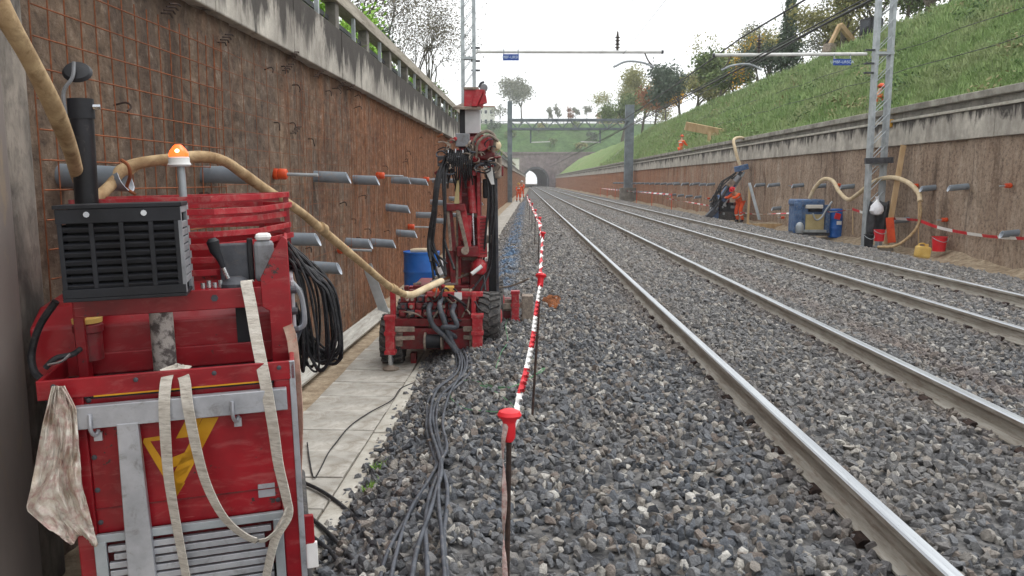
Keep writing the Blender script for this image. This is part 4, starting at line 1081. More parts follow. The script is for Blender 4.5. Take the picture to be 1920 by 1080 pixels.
for k in range(nz):
    z = Z0 + .05 + dz * (k + .5)
    lb('front_slat', MB().box(((X0 + X1) / 2, Y0 + .012, z - .008), (X1 - X0 - .01, .016, .02), Matrix.Rotation(R(25), 3, 'X')))
    lb('side_slat', MB().box((X1 - .006, (Y0 + Y1) / 2, z - .004), (.012, Y1 - Y0 - .03, .026)), M['grey'])
    lb('left_slat', MB().box((X0 + .006, (Y0 + Y1) / 2, z - .004), (.012, Y1 - Y0 - .03, .026)))
for y in (Y0 + .011, Y1 - .011): lb('side_frame', MB().bb(X1 - .013, X1 + .002, y - .01, y + .01, Z0 + .015, Z1 - .013), M['grey'])
lb('side_header', MB().bb(X1 - .012, X1 + .001, Y0 + .02, Y1 - .02, Z1 - .04, Z1 - .013), M['grey'])
lb('back_plate', MB().bb(X0, X1, Y1 - .012, Y1, Z0 + .015, Z1 - .013))
for x in (X0 + .115, X0 + .325): lb('bolt', MB().cyl((x, Y0 + .002, Z1 - .035), (x, Y0 - .008, Z1 - .035), .012, n=8), M['chrome'], 0)
# red uprights and cross beam that carry the box
MB().bb(-.475, -.435, .275, .36, 1.12, 1.70).build('upright', RED, PP, bevel=0.004)
MB().bb(-.47, .33, .272, .292, 1.40, 1.49).build('cross_beam', RED, PP, bevel=0.004)
for x in (.1, .25): MB().cyl((x, .273, 1.452), (x, .262, 1.452), .016, n=6).build('beam_bolt', M['dgrey'], PP)
m = MB(); m.extr([(.30, .255, 1.40), (.30, .255, 1.53), (.37, .255, 1.66), (.405, .255, 1.72), (.425, .255, 1.70), (.425, .255, 1.12), (.33, .255, 1.12), (.33, .255, 1.38)], (0, .014, 0)); m.build('gusset_plate', RED, PP, bevel=0.003)
m = MB(); m.bb(.412, .427, .27, .95, 1.12, 1.69); m.build('side_plate', M['redrig'], PP, bevel=0.004)
MB().bb(.428, .445, .34, .9, 1.12, 1.5).build('side_rail', M['alu'], PP, bevel=0.004)
MB().bb(.40, .425, -.012, .0, .2, 1.2).build('corner_strip', M['alu'], PP, bevel=0.003)
# drill-rod rack: five flat-bar hoops
for k, z in enumerate((1.888, 1.835, 1.785, 1.73, 1.67, 1.61, 1.55)):
    dx = .012 * math.sin(k * 2.1); pts = [(-.50, .52), (.10 + dx, .46), (.30 + dx, .60), (.452 + dx, .98), (.30, 1.10), (-.50, 1.10), (-.50, .52)]
    m = MB(); P3 = [V((x, y, z + .012 * (y - .8) + .004 * math.sin(k * 3 + i))) for i, (x, y) in enumerate(pts)]
    m.ribbon(P3, (0, 0, .028), .0035)
    m.build('rack_hoop', M['redrig'], PP, bevel=0.0015)
for (x, y) in ((-.49, .53), (-.49, 1.09), (.30, 1.09), (.435, .97), (-.1, 1.09)): MB().bb(x - .014, x + .014, y - .014, y + .014, 1.4, 1.9).build('rack_post', RED, PP, bevel=0.002)
MB().bb(-.5, .44, 1.088, 1.098, 1.42, 1.70).build('rack_back_panel', RED, PP, bevel=0.002)
for k, z in enumerate((1.86, 1.80, 1.745, 1.69, 1.63)): MB().bar((-.5, .70 + .05 * (k % 2), z), (.40, .98, z + .01), .006, .022).build('rack_divider', RED, PP)
# screws, hinges and plates
for z in (.58, .72, .86, 1.1):
    for x in (-.385, .32): MB().lathe((x, .012, z), (0, -1, 0), [(.011, 0), (.011, .004), (.006, .007)], 8).build('screw', M['dgrey'], PP, smooth=True)
for x in (-.5, -.2, .1, .36): MB().lathe((x, -.012, 1.175), (0, -1, 0), [(.010, 0), (.010, .004), (.005, .007)], 8).build('screw', M['dgrey'], PP, smooth=True)
for x in (-.42, .36): MB().tube([(x, .43, 1.3), (x, .43, 1.38)], .012, 8).build('hinge', M['reddark'], PP, smooth=True)
MB().bb(.24, .31, .008, .0125, .60, .66).build('type_plate', M['alu'], PP, bevel=.001)
MB().bb(-.40, .33, .006, .0125, .635, .64).build('panel_seam', M['reddark'], PP)
# controls
m = MB().tube([(.17, .34, 1.5), (.135, .33, 1.60)], .011, 10); m.build('lever', M['chrome'], PP, smooth=True)
MB().tube([(.142, .33, 1.58), (.128, .328, 1.625), (.112, .326, 1.66), (.105, .325, 1.70), (.102, .325, 1.715)], [.011, .016, .024, .028, .016], 14).build('lever_knob', M['black'], PP, smooth=True)
MB().lathe((.19, .35, 1.485), (0, 0, 1), [(.07, 0), (.07, .02), (.05, .035), (.03, .05)], 16).build('lever_boot', M['dgrey'], PP, smooth=True)
MB().bb(.12, .25, .42, .47, 1.5, 1.68).build('valve_body', M['dgrey'], PP, bevel=0.008)
MB().bb(.245, .27, .41, .48, 1.5, 1.70).build('valve_plate', M['blackpaint'], PP, bevel=0.004)
MB().bb(.275, .365, .36, .45, 1.50, 1.69).build('pump_housing', M['grey'], PP, bevel=0.02)
MB().bb(.283, .357, .368, .442, 1.69, 1.725).build('pump_cover', M['white'], PP, bevel=0.02)
for k in range(4): MB().cyl((.05 + k * .025, .33, 1.49), (.05 + k * .025, .33, 1.515 + .01 * (k % 2)), .011, n=8).build('fitting', M['chrome'], PP, smooth=True)
for k in range(3): MB().tube(spl([(.43, .4 + k * .1, 1.5 - .05 * k), (.475, .42 + k * .1, 1.42), (.485, .45 + k * .1, 1.28), (.44, .5 + k * .1, 1.24 - .05 * k)], 5), .012, 8).build('side_hose', M['cable' if k else 'alu'], PP, smooth=True)
for z in (1.27, 1.36, 1.46): MB().cyl((.427, .33, z), (.455, .33, z), .017, n=8).build('side_bolt', M['dgrey'], PP, smooth=True)
# exhaust with hinged rain flap
e0 = loc(163, 380, .45); e1 = loc(152, 205, .45)
MB().tube([(e0.x, .45, 1.42), (e0.x, .45, 1.9), (e1.x, .45, 2.27)], .048, 22).build('exhaust_pipe', M['blackpaint'], PP, smooth=True)
MB().tube([(e1.x, .45, 2.25), (e1.x, .45, 2.335)], .053, 22).build('exhaust_collar', M['black'], PP, smooth=True)
f = loc(143, 134, .45)
m = MB(); m.lathe((f.x + .004, .45, f.z - .004), V((.05, -.78, .62)), [(.0, -.006), (.05, -.006), (.06, 0), (.05, .014), (.02, .02)], 22); m.build('rain_flap', M['blackpaint'], PP, smooth=True)
MB().tube(spl([(e1.x - .055, .42, 2.27), (e1.x - .05, .40, 2.36), (f.x - .006, .40, f.z - .03), (f.x + .002, .415, f.z + .035)], 5), .008, 6).build('flap_hinge', M['grey'], PP, smooth=True)
MB().cyl((e1.x + .05, .44, 2.30), (e1.x + .08, .44, 2.30), .012, n=6).build('clamp_bolt', M['chrome'], PP)
# beacon
bq = loc(344, 372, .5); bt = loc(336, 304, .5)
MB().tube([(bq.x, .5, 1.45), (bq.x, .5, bt.z)], .017, 14).build('beacon_pole', M['steel'], PP, smooth=True)
MB().lathe((bt.x, .5, bt.z), (0, 0, 1), [(.045, -.02), (.052, -.012), (.046, 0), (.046, .02), (.04, .024)], 22).build('beacon_base', M['white'], PP, smooth=True)
bl = MB().lathe((bt.x, .5, bt.z + .024), (0, 0, 1), [(.042, 0), (.043, .015), (.036, .03), (.02, .05), (.012, .056)], 22).build('beacon_lens', M['beacon'], PP, smooth=True)
MB().lathe((bt.x, .455, bt.z + .048), (0, -.9, .5), [(.006, 0), (.01, .004), (.005, .008)], 12).build('bulb', M['bulb'], bl, smooth=True)
# yellow triangular emblem on the panel
def em(pts): return [loc(x, y, .010) for x, y in pts]
for nm, pts in (('emblem_stroke', [(268, 829), (330, 933), (347, 905), (333, 905), (281, 826)]), ('emblem_stroke', [(330, 933), (410, 782), (380, 784), (316, 905)]),
                ('emblem_stroke', [(324, 877), (366, 858), (372, 838), (322, 858)]), ('emblem_stroke', [(325, 900), (350, 886), (356, 872), (322, 888)]), ('emblem_stroke', [(330, 822), (352, 780), (382, 778), (362, 818)]), ('emblem_stroke', [(268, 829), (302, 825), (303, 817), (270, 822)])):
    MB().extr(em(pts), (0, -.0015, 0)).build(nm, M['yelpaint'], PP)
MB().bb(-.36, .28, -.0135, -.012, 1.118, 1.124).build('yellow_stripe', M['yelpaint'], PP)
# black cable loop and latch at the left
MB().tube(spl([loc(105, 565, .3), loc(75, 610, .32), loc(60, 660, .34), (-.65, .3, 1.18), loc(82, 715, .25)], 6), .016, 8).build('cable_loop', M['hose'], PP, smooth=True)
MB().tube(spl([loc(85, 690, .15), loc(105, 672, .15), loc(135, 665, .15), loc(150, 655, .2)], 5), .012, 8).build('latch_hose', M['hose'], PP, smooth=True)
MB().tube(spl([loc(90, 684, .13), loc(115, 678, .12), loc(132, 664, .13)], 5), .006, 6).build('latch_wire', M['chrome'], PP, smooth=True)
# hanging bundle of black control hoses at the right rear
for k in range(26):
    r_ = random.Random(400 + k); y = r_.uniform(.72, 1.02); x0 = .43
    a = (x0, y, r_.uniform(1.5, 1.66)); dr = r_.uniform(.05, .24)
    pts = [a, (x0 + dr * .6, y - .02, 1.52 - r_.uniform(0, .06)), (x0 + dr, y - .03, 1.34 + r_.uniform(-.05, .05)), (x0 + dr * 1.1 + r_.uniform(-.03, .03), y, r_.uniform(1.0, 1.18)), (x0 + dr * .7, y + .05, r_.uniform(.95, 1.06)), (x0 + dr * .3, y + .04, r_.uniform(1.05, 1.2)), (x0 + .02, y, 1.3)]
    MB().tube(spl(pts, 5), r_.uniform(.006, .010), 6).build('control_hose', M['hose'], PP, smooth=True)

# aluminium ramp strapped to the front of the pack
RA = thing('aluminium_ramp', 'aluminium loading ramp strapped upright against the front of the red power pack', 'ramp', inw((0, -.05, .1)), PP.rotation_euler)
MW[RA.name] = Matrix.Translation(inw((0, -.05, .1))) @ _m.to_4x4()
def ra(name, m, mat='alu', bevel=.003):
    # given in the pack's frame
    m.v = [tuple(V(v_) - V((0, -.05, .1))) for v_ in m.v]; return m.build(name, M[mat], RA, bevel=bevel)
m = MB().bb(-.425, .385, -.058, -.016, 1.0, 1.092); ra('top_rail', m)
m = MB().extr([loc(218, 796, -.06), loc(258, 792, -.06), loc(293, 1085, -.06), loc(240, 1085, -.06)], (0, .04, 0)); ra('centre_post', m)
ra('frame_bar', MB().bb(-.40, .34, -.03, -.008, .505, .54), 'steel')
ra('side_bar', MB().bb(.295, .335, -.032, -.008, .05, .51), 'steel'); ra('side_bar', MB().bb(-.41, -.365, -.032, -.008, .05, .51), 'steel')
for k in range(12):
    z = .485 - k * .036
    ra('tread_slat', MB().bb(-.36 + .02 * (k % 3 == 1), .285 - .03 * (k in (1, 2, 7)), -.026, -.006, z - .026, z), 'alu', .002)
for x in (-.37, .165):
    ra('hook', MB().tube(spl([(x, -.064, 1.06), (x, -.07, 1.0), (x + .01, -.05, .97), (x + .02, -.03, .985)], 4), .008, 8).bb(x, x + .03, -.03, -.014, .94, .975), 'alu', 0)

# webbing straps
st = thing('webbing_strap', 'long off-white webbing strap looped down over the ramp', 'strap', inw((-.05, -.1, 1.2)))
wx = _m @ V((1, 0, 0))
def strap_part(name, pl, wdt, mat, parent, twist=None):
    pts = spl([inw(loc(x, y, c)) for x, y, c in pl], 7); n = len(pts); ws = []
    for i in range(n):
        a = (twist[0] + (twist[1] - twist[0]) * i / (n - 1)) if twist else 0
        tgt = (pts[min(i + 1, n - 1)] - pts[max(i - 1, 0)]).normalized()
        side = wx - tgt * wx.dot(tgt)
        side = side.normalized() if side.length > .2 else tgt.cross(V((0, -1, 0))).normalized()
        ws.append((Matrix.Rotation(a, 3, tgt) @ side) * wdt)
    MB().ribbon(pts, ws, .0022).build(name, M[mat], parent, smooth=True, world=True)
strap_part('strap_band', [(322, 690, .02), (312, 712, -.02), (308, 760, -.07), (311, 830, -.075), (317, 900, -.07), (330, 980, -.06), (350, 1085, -.06)], .045, 'strap', st, (0, .7))
strap_part('strap_band', [(334, 688, .02), (346, 712, -.02), (352, 760, -.078), (368, 840, -.08), (388, 910, -.08), (420, 970, -.08), (460, 1005, -.085), (495, 1013, -.09), (528, 985, -.09), (541, 950, -.08)], .045, 'strap', st, (.1, 1.1))
strap_part('strap_fold', [(302, 697, .005), (330, 688, .03), (356, 690, .01)], .03, 'strap', st)
s2 = thing('webbing_strap', 'off-white webbing strap hanging from the red cross beam down the right front', 'strap', inw((.3, -.05, 1.4)))
strap_part('strap_band', [(466, 528, .27), (462, 530, .24), (470, 570, .18), (482, 640, .06), (498, 720, -.05), (512, 800, -.075), (522, 870, -.07), (536, 930, -.08), (540, 965, -.08), (516, 1010, -.08), (498, 1085, -.08)], .05, 'strap', s2, (0, 1.0))
s3 = thing('webbing_strap', 'dirty brownish strap hanging down the right side of the power pack', 'strap', inw((.45, .1, 1.2)))
strap_part('strap_band', [(536, 600, .28), (548, 640, .2), (556, 720, .1), (560, 800, .06), (558, 900, .04), (562, 960, .03)], .045, 'strapbrown', s3, (.2, .9))
MB().box(inw((.44, .02, .42)), (.05, .02, .14), _m).build('ratchet_grip', M['red'], s3, world=True, bevel=.006)
MB().box(inw((.45, .02, .30)), (.05, .02, .12), _m).build('printed_end', M['tapewhite'], s3, world=True, bevel=.003)

# stained rag
def rag():
    n, m_ = 40, 60; P = np.zeros((n, m_, 3))
    left = [(97, 724), (80, 790), (66, 865), (50, 950), (92, 985), (132, 1010)]; right = [(120, 724), (142, 765), (148, 840), (154, 905), (172, 975), (184, 1012)]
    for i in range(n):
        i_ = i; i = i * 25 / (n - 1); t = i / 25 * 5; k = min(4, int(t)); f = t - k
        lx_, ly = [left[k][q] * (1 - f) + left[k + 1][q] * f for q in (0, 1)]; rx_, ry = [right[k][q] * (1 - f) + right[k + 1][q] * f for q in (0, 1)]
        for j in range(m_):
            s = j / (m_ - 1); wv_ = float(fbm(s * 2.2, i * .12, 2, 77)); d = .075 * float(fbm(s * 5 + wv_ * 2.5, i * .13 + wv_, 4, 31)) * min(1, .4 + i / 9) + .03 * float(fbm(s * 13 + wv_ * 5, i * .35, 3, 35))
            P[i_, j] = inw(loc(lx_ * (1 - s) + rx_ * s, ly * (1 - s) + ry * s + (9 * math.sin(s * 9) + 14 * float(fbm(s * 4, 2.0, 2, 8))) * i / 25, -.06 + d))
    o = gridmesh('stained_rag', P, M['rag']); so_ = o.modifiers.new('thickness', 'SOLIDIFY'); so_.thickness = .003
    return tag(o, 'crumpled off-white rag with red stains hanging at the left of the power pack', 'rag')
rag()

# canvas air hose: comes down past the exhaust, is tied to the pack and runs across to the rig
HO = thing('air_hose', 'tan canvas air hose coming from the upper left across to the drilling rig', 'hose', wl(300, 300, -2.2))
h1 = [at(-60, -120, 2.5), at(5, 20, 2.55), at(55, 110, 2.7), at(100, 200, 2.9), at(130, 275, 3.2), at(150, 340, 3.6), at(175, 370, 4.0), at(205, 350, 4.15), at(225, 322, 4.2), at(262, 306, 4.25), at(320, 298, 4.3), at(380, 294, 4.4), at(420, 302, 4.5), at(455, 325, 4.7), at(490, 350, 4.9), at(560, 395, 5.4), at(620, 445, 5.9), at(680, 495, 6.4), at(730, 537, 7.0), at(758, 552, 7.3)]
pts = spl(h1, 7)
MB().tube(pts, [.031 + .002 * math.sin(i * .35) for i in range(len(pts))], 14).build('hose_run', M['tanhose'], HO, smooth=True, world=True)
MB().tube(spl([at(758, 552, 7.3), at(775, 552, 7.4), at(800, 540, 7.6), at(828, 527, 7.9)], 5), .034, 14).build('hose_end', M['canvashose'], HO, smooth=True, world=True)
for px, py, Y in ((600, 425, 5.7), (240, 316, 4.22), (733, 538, 7.02)):
    a = at(px, py, Y); b = at(px + 8, py + (5 if px > 300 else -4), Y + .08); MB().tube([a, b], .038, 14).build('hose_coupling', M['tanhose'], HO, smooth=True, world=True)
MB().tube(spl([at(228, 300, 4.15), at(240, 310, 4.12), at(244, 330, 4.15), at(238, 352, 4.2), at(254, 365, 4.2)], 5), .009, 6).build('hose_tie', M['rust'], HO, smooth=True, world=True)

# ------------------------------------------------------------------ red drilling rig
YB = 8.25          # rear of the carrier
RG = thing('drilling_rig', 'red wheeled drilling rig with tall mast and hoses beside the left wall', 'drilling rig', (at(825, 560, YB).x, YB, PATH_Z))
DR, RR = M['redrig'], M['reddark']
def rg(name, m, mat, bevel=0, smooth=False, parent=None): return m.build(name, mat, parent or RG, world=parent is None, bevel=bevel, smooth=smooth)
def A(px, py, d=0.0): return at(px, py, YB + d)
# wheels
def wheel(cx, cy, cz, side, nm='wheel'):
    r_, wd = .265, .24
    w_ = MB().lathe((cx - wd / 2, cy, cz), (1, 0, 0), [(r_ * .55, 0), (r_ * .82, 0), (r_ * .93, wd * .12), (r_ * .95, wd * .5), (r_ * .93, wd * .88), (r_ * .82, wd), (r_ * .55, wd)], 28).build(nm, M['rubber'], RG, smooth=True, world=True)
    for k in range(18):
        a = 2 * math.pi * k / 18
        for s in (-1, 1):
            c = V((cx + s * wd * .22, cy + math.cos(a + s * .09) * r_ * .965, cz + math.sin(a + s * .09) * r_ * .965))
            MB().box(c, (wd * .5, .03, .045), Matrix.Rotation(s * R(24), 3, V((0, math.cos(a), math.sin(a)))) @ Matrix.Rotation(a, 3, 'X')).build('tread_lug', M['rubber'], w_, bevel=.004)
    MB().lathe((cx + side * (wd / 2 - .02), cy, cz), (side, 0, 0), [(.15, 0), (.15, .02), (.1, .012), (.06, .03), (.02, .035)], 18).build('rim', DR, w_, smooth=True)
wl_x = A(732, 660).x; wr_x = A(917, 650).x
wheel(wl_x, YB + .22, PATH_Z + .265, -1); wheel(wr_x, YB + .22, -.05 + .255, 1)
wheel(wl_x, YB + 1.35, PATH_Z + .265, -1); wheel(wr_x, YB + 1.35, -.06 + .255, 1)
# chassis
def pbox(x0, y0, x1, y1, d0, d1):
    """box whose near face fills the given picture rectangle at depth d0"""
    a = A(x0, y1, d0); b = A(x1, y0, d0); return MB().bb(a.x, b.x, YB + d0, YB + d1, a.z, b.z)
rg('rear_beam', pbox(745, 616, 888, 655, .0, .12), RR, .012)
rg('chassis_frame', pbox(765, 618, 870, 650, .12, 1.6), RR, .012)
rg('axle', MB().cyl(V((wl_x, YB + .22, .0)), V((wr_x, YB + .22, .06)), .05), M['dgrey'], 0, True)
rg('axle', MB().cyl(V((wl_x, YB + 1.35, .0)), V((wr_x, YB + 1.35, .06)), .05), M['dgrey'], 0, True)
m = pbox(770, 662, 780, 690, .15, .25); rg('bracket', m, RR, .004)
# stabiliser jacks
def jack(px, y0, y1, yf, d, wpx=17):
    a = A(px, y0, d); b = A(px, y1, d); f = A(px, yf, d); hw = (A(px + wpx / 2, y0, d) - a).x
    g_ = max(gh(f.x, f.y), PATH_Z) if f.x > -1.0 else PATH_Z
    j = rg('stabiliser', MB().bb(a.x - hw, a.x + hw, a.y - hw, a.y + hw, b.z, a.z), DR, .008)
    for z in (a.z, b.z, a.z * .55 + b.z * .45): MB().bb(a.x - hw * 1.2, a.x + hw * 1.2, a.y - hw * 1.2, a.y + hw * 1.2, z - .02, z + .02).build('collar', DR, j, bevel=.004)
    MB().cyl((a.x, a.y, b.z + .05), (a.x, a.y, g_ + .02), .028).build('ram', M['chrome'], j, smooth=True)
    MB().lathe((a.x, a.y, g_), (0, 0, 1), [(.085, 0), (.09, .015), (.05, .03), (.03, .05)], 18).build('foot', M['dusty'], j, smooth=True)
    MB().bar((a.x + hw, a.y, (a.z + b.z) / 2 + .06), (a.x + hw + .2 * (1 if px < 800 else -1), a.y + .05, (a.z + b.z) / 2 + .05), .05, .05).build('jack_arm', M['dusty'], j, bevel=.004)
    MB().bar((a.x + hw, a.y, (a.z + b.z) / 2 - .04), (a.x + hw + .2 * (1 if px < 800 else -1), a.y + .05, (a.z + b.z) / 2 - .04), .04, .04).build('jack_arm', M['dusty'], j, bevel=.004)
jack(731, 595, 660, 708, -.12); jack(895, 592, 662, 702, -.1, 19); jack(966, 548, 600, 640, 1.3, 14)
rg('side_arm', MB().bar(A(915, 575, 1.3), A(985, 572, 1.3), .07, .07), M['dusty'], .006)
rg('side_plate', pbox(978, 555, 1000, 615, 1.25, 1.45), M['dusty'], .01); rg('side_plate', pbox(940, 560, 958, 600, 1.35, 1.5), RR, .01)
rg('winch_drum', MB().cyl(A(797, 640, -.06), A(826, 640, -.06), .075), M['black'], 0, True)
for px in (796, 827): rg('winch_flange', MB().cyl(A(px, 640, -.06), A(px, 640, -.06) + V((.02, 0, 0)), .095), M['dusty'], 0, True)
for px in (738, 880): rg('ram_bracket', pbox(px, 625, px + 16, 650, -.05, .1), M['dusty'], .006)
# valve rows and casings on the deck
rg('deck', pbox(738, 598, 905, 612, .0, 1.5), RR, .006)
rg('deck_rail', pbox(732, 545, 740, 600, .02, .1), DR, .004); rg('deck_rail', pbox(884, 548, 892, 600, .02, .1), DR, .004)
rg('top_rail', pbox(800, 548, 905, 556, .05, .12), DR, .004)
for row, (yy, dd) in enumerate(((590, .02), (577, .08), (563, .14))):
    for k in range(7):
        px = 748 + k * 15 + row * 2
        j = rg('valve_block', pbox(px, yy - 8, px + 12, yy + 4, dd, dd + .12), (RR, M['dgrey'], DR)[(k + row) % 3], .004)
        MB().cyl(A(px + 6, yy - 2, dd), A(px + 6, yy - 2, dd - .05), .02, n=8).build('spool_cap', M['dusty'] if k % 2 else RR, j, smooth=True)
rg('control_box', pbox(858, 560, 900, 598, .12, .5), RR, .01)
rg('oil_tank', pbox(775, 535, 880, 600, .6, 1.3), RR, .015)
rg('pump', MB().cyl(A(770, 575, .5), A(770, 575, .9), .09), M['dgrey'], 0, True)
rg('yellow_box', pbox(833, 538, 850, 549, .1, .22), M['yellow'], .006); rg('orange_cap', MB().lathe(A(817, 545, .08), (0, 0, 1), [(.03, -.02), (.04, 0), (.035, .02), (.015, .03)], 12), M['orange'], 0, True)
rg('white_tag', pbox(852, 548, 866, 562, -.02, -.015), M['white'], 0)
for k in range(44):
    r_ = random.Random(k + 70); px = 745 + r_.random() * 150; py = 530 + r_.random() * 40; d = r_.uniform(.2, .9)
    rg('deck_fitting', pbox(px, py, px + r_.uniform(6, 16), py + r_.uniform(5, 12), d, d + .1) if k % 2 else MB().cyl(A(px, py, d), A(px + r_.uniform(5, 20), py - r_.uniform(-5, 8), d), r_.uniform(.012, .03), n=10), r_.choice([M['dusty'], RR, DR, M['dusty'], M['grey'], RR]), .003 if k % 2 else 0)
for k in range(5): rg('drill_rod', MB().cyl(A(800 + k * 4, 540 - k * 5, .4 + k * .08), A(905, 505 - k * 4, .9 + k * .05), .018 + .004 * (k % 2), n=10), M[('dusty', 'rust', 'grey', 'dusty', 'steel')[k]], 0, True)
rg('bright_rod', MB().cyl(A(884, 514, .35), A(903, 499, .4), .022), M['white'], 0, True)
# deck hoses, all small and tangled
for k in range(30):
    r_ = random.Random(k + 900); x0 = r_.uniform(745, 890); x1 = x0 + r_.uniform(-50, 50); y0_ = r_.uniform(540, 600); d = r_.uniform(-.02, .3)
    pts = [A(x0, y0_, d + .1), A(x0 + (x1 - x0) * .3, y0_ + r_.uniform(-22, 6), d - .05), A(x0 + (x1 - x0) * .7, y0_ + r_.uniform(-8, 26), d - .1), A(x1, y0_ + r_.uniform(0, 30), d + .08)]
    rg('deck_hose', MB().tube(spl(pts, 6), r_.uniform(.007, .013), 6), M['hose' if k % 3 else 'dusty'], 0, True)
rg('whip_rod', MB().tube(spl([A(918, 538, 1.0), A(950, 538, .9), A(975, 530, .8), A(992, 522, .7)], 4), .012, 6), M['dusty'], 0, True)

# mast
D0 = .75
MT = rg('mast', MB().extr([A(858, 600, D0), A(905, 600, D0), A(900, 250, D0 + .05), A(862, 250, D0 + .05)], (0, .16, 0)), RR, .008)
def mt(name, m, mat, bevel=0, smooth=False): return m.build(name, mat, MT, bevel=bevel, smooth=smooth)
def quad(a, b, wpx, d0, th, d1=None):
    """flat bar between two picture points at real depth"""
    d1 = d0 if d1 is None else d1
    wd = wpx * (YB + d0) / FPX; return MB().bar(A(a[0], a[1], d0), A(b[0], b[1], d1), wd, th, (0, 1, 0))
mt('guide_channel', quad((925, 600), (922, 320), 14, D0 + .02, .12), M['blackpaint'], .006)
mt('mast_flange', quad((860, 600), (863, 300), 7, D0 - .04, .06), DR, .004)
mt('mast_flange', quad((900, 600), (897, 300), 6, D0 - .04, .06), DR, .004)
for k in range(7): mt('mast_cleat', pbox(866, 320 + k * 40, 896, 328 + k * 40, D0 - .05, D0), (M['dusty'], RR)[k % 2], .004)
mt('carriage', pbox(862, 404, 884, 452, D0 - .14, D0 - .04), DR, .01)
mt('carriage_plate', pbox(836, 470, 862, 520, D0 - .1, D0), RR, .01)
mt('guide_edge', quad((934, 600), (930, 320), 5, D0 - .05, .05), M['dgrey'], .003)
mt('feed_channel', quad((905, 482), (903, 405), 17, D0 - .1, .1), DR, .006)
for k in range(11): mt('channel_rung', quad((900, 476 - k * 6.5), (912, 475 - k * 6.5), 2.2, D0 - .155, .012), RR, 0)
mt('swivel_block', MB().lathe(A(898, 498, D0 - .12), (.1, .2, 1), [(.06, -.1), (.09, -.06), (.09, .02), (.06, .06), (.03, .08)], 16), DR, 0, True)
mt('swivel_body', pbox(880, 490, 916, 560, D0 - .1, D0 + .1), RR, .02)
mt('ram_barrel', MB().cyl(A(887, 400, D0 - .1), A(882, 335, D0 - .06), .042), DR, 0, True)
mt('ram_rod', MB().cyl(A(889, 462, D0 - .1), A(886, 400, D0 - .1), .018), M['chrome'], 0, True)
mt('chain_strip', quad((857, 600), (857, 400), 4, D0 - .12, .02), M['dusty'], 0)
mt('strut', quad((842, 392), (850, 470), 12, D0 - .2, .05), RR, .005); mt('strut', quad((868, 385), (880, 470), 10, D0 - .2, .05), DR, .005); mt('strut', quad((858, 392), (876, 468), 7, D0 - .26, .04), M['dusty'], .005)
mt('strut_head', pbox(832, 382, 872, 396, D0 - .28, D0 - .1), RR, .01)
mt('strut_foot', pbox(856, 462, 896, 482, D0 - .26, D0 - .05), RR, .012); mt('pivot', MB().cyl(A(872, 470, D0 - .3), A(872, 470, D0), .045), M['dusty'], 0, True)
mt('leg_frame', quad((846, 470), (850, 530), 9, D0 - .18, .05), RR, .004); mt('leg_frame', quad((840, 396), (846, 470), 5, D0 - .22, .05), M['dusty'], .004)
mt('ochre_shield', MB().extr([A(851, 382, D0 - .3), A(861, 382, D0 - .3), A(861, 333, D0 - .28), A(856, 340, D0 - .28)], (0, .03, 0)), M['beige'], .004)
mt('clamp_jaw', pbox(908, 442, 924, 456, D0 - .16, D0), M['dusty'], .012)
# drill head and its cluster of hoses
HD = rg('drill_head', pbox(860, 256, 926, 300, D0 - .2, D0 + .15), RR, .025)
def hd(name, m, mat, bevel=0, smooth=False): return m.build(name, mat, HD, bevel=bevel, smooth=smooth)
hd('grey_cover', pbox(854, 250, 880, 275, D0 - .3, D0 - .2), M['grey'], .008)
hd('motor', MB().cyl(A(903, 268, D0 - .32), A(903, 268, D0 - .15), .085, n=20), DR, 0, True)
hd('motor_cap', MB().lathe(A(930, 273, D0 - .1), (.6, -.7, .1), [(.05, -.06), (.06, 0), (.045, .04), (.015, .055)], 16), M['canvashose'], 0, True)
hd('valve_bank', pbox(838, 284, 885, 300, D0 - .34, D0 - .16), M['blackpaint'], .006)
hd('head_frame', pbox(820, 292, 930, 312, D0 - .15, D0 + .05), M['dgrey'], .01)
hd('side_gearbox', pbox(908, 290, 940, 335, D0 - .12, D0 + .12), M['dusty'], .03)
hd('white_guard', MB().extr([A(906, 312, D0 - .26), A(922, 308, D0 - .26), A(927, 346, D0 - .26), A(921, 346, D0 - .26)], (0, .02, 0)), M['white'], .003)
hd('red_bracket', pbox(922, 312, 944, 330, D0 - .06, D0 + .06), RR, .01); hd('lower_casing', pbox(905, 335, 930, 372, D0 - .08, D0 + .08), M['blackpaint'], .02)
for k in range(10): hd('valve_stub', MB().cyl(A(840 + k * 4.6, 287, D0 - .36), A(840 + k * 4.6, 281 - 2 * (k % 2), D0 - .36), .011, n=8), M['chrome' if k % 3 == 0 else 'black'], 0, True)
for k in range(40):
    r_ = random.Random(k + 300); px = r_.uniform(822, 932); py = r_.uniform(252, 322)
    hd('head_fitting', pbox(px, py, px + r_.uniform(4, 11), py + r_.uniform(4, 10), D0 - .3 + r_.uniform(0, .1), D0 - .1) if k % 3 else MB().cyl(A(px, py, D0 - .33), A(px + r_.uniform(-14, 14), py + r_.uniform(-6, 6), D0 - .3), r_.uniform(.01, .022), n=8), r_.choice([M['dusty'], DR, RR, M['dusty'], RR, M['rust']]), .004 if k % 3 else 0)
for k in range(30):
    r_ = random.Random(k + 500); px = r_.uniform(826, 926); py = r_.uniform(268, 318); q = r_.uniform(6, 17)
    a = r_.uniform(0, 6.28); pts = [A(px + q * math.cos(a + t) * (1 if t < 2 else .7), py + q * .7 * math.sin(a + t), D0 - .36 + .06 * math.sin(t * 2 + k)) for t in (0, .8, 1.7, 2.6, 3.3)]
    hd('loop_hose', MB().tube(spl(pts, 5), r_.uniform(.006, .010), 6), r_.choice([M['hose'], M['dusty'], M['dusty'], M['cable']]), 0, True)
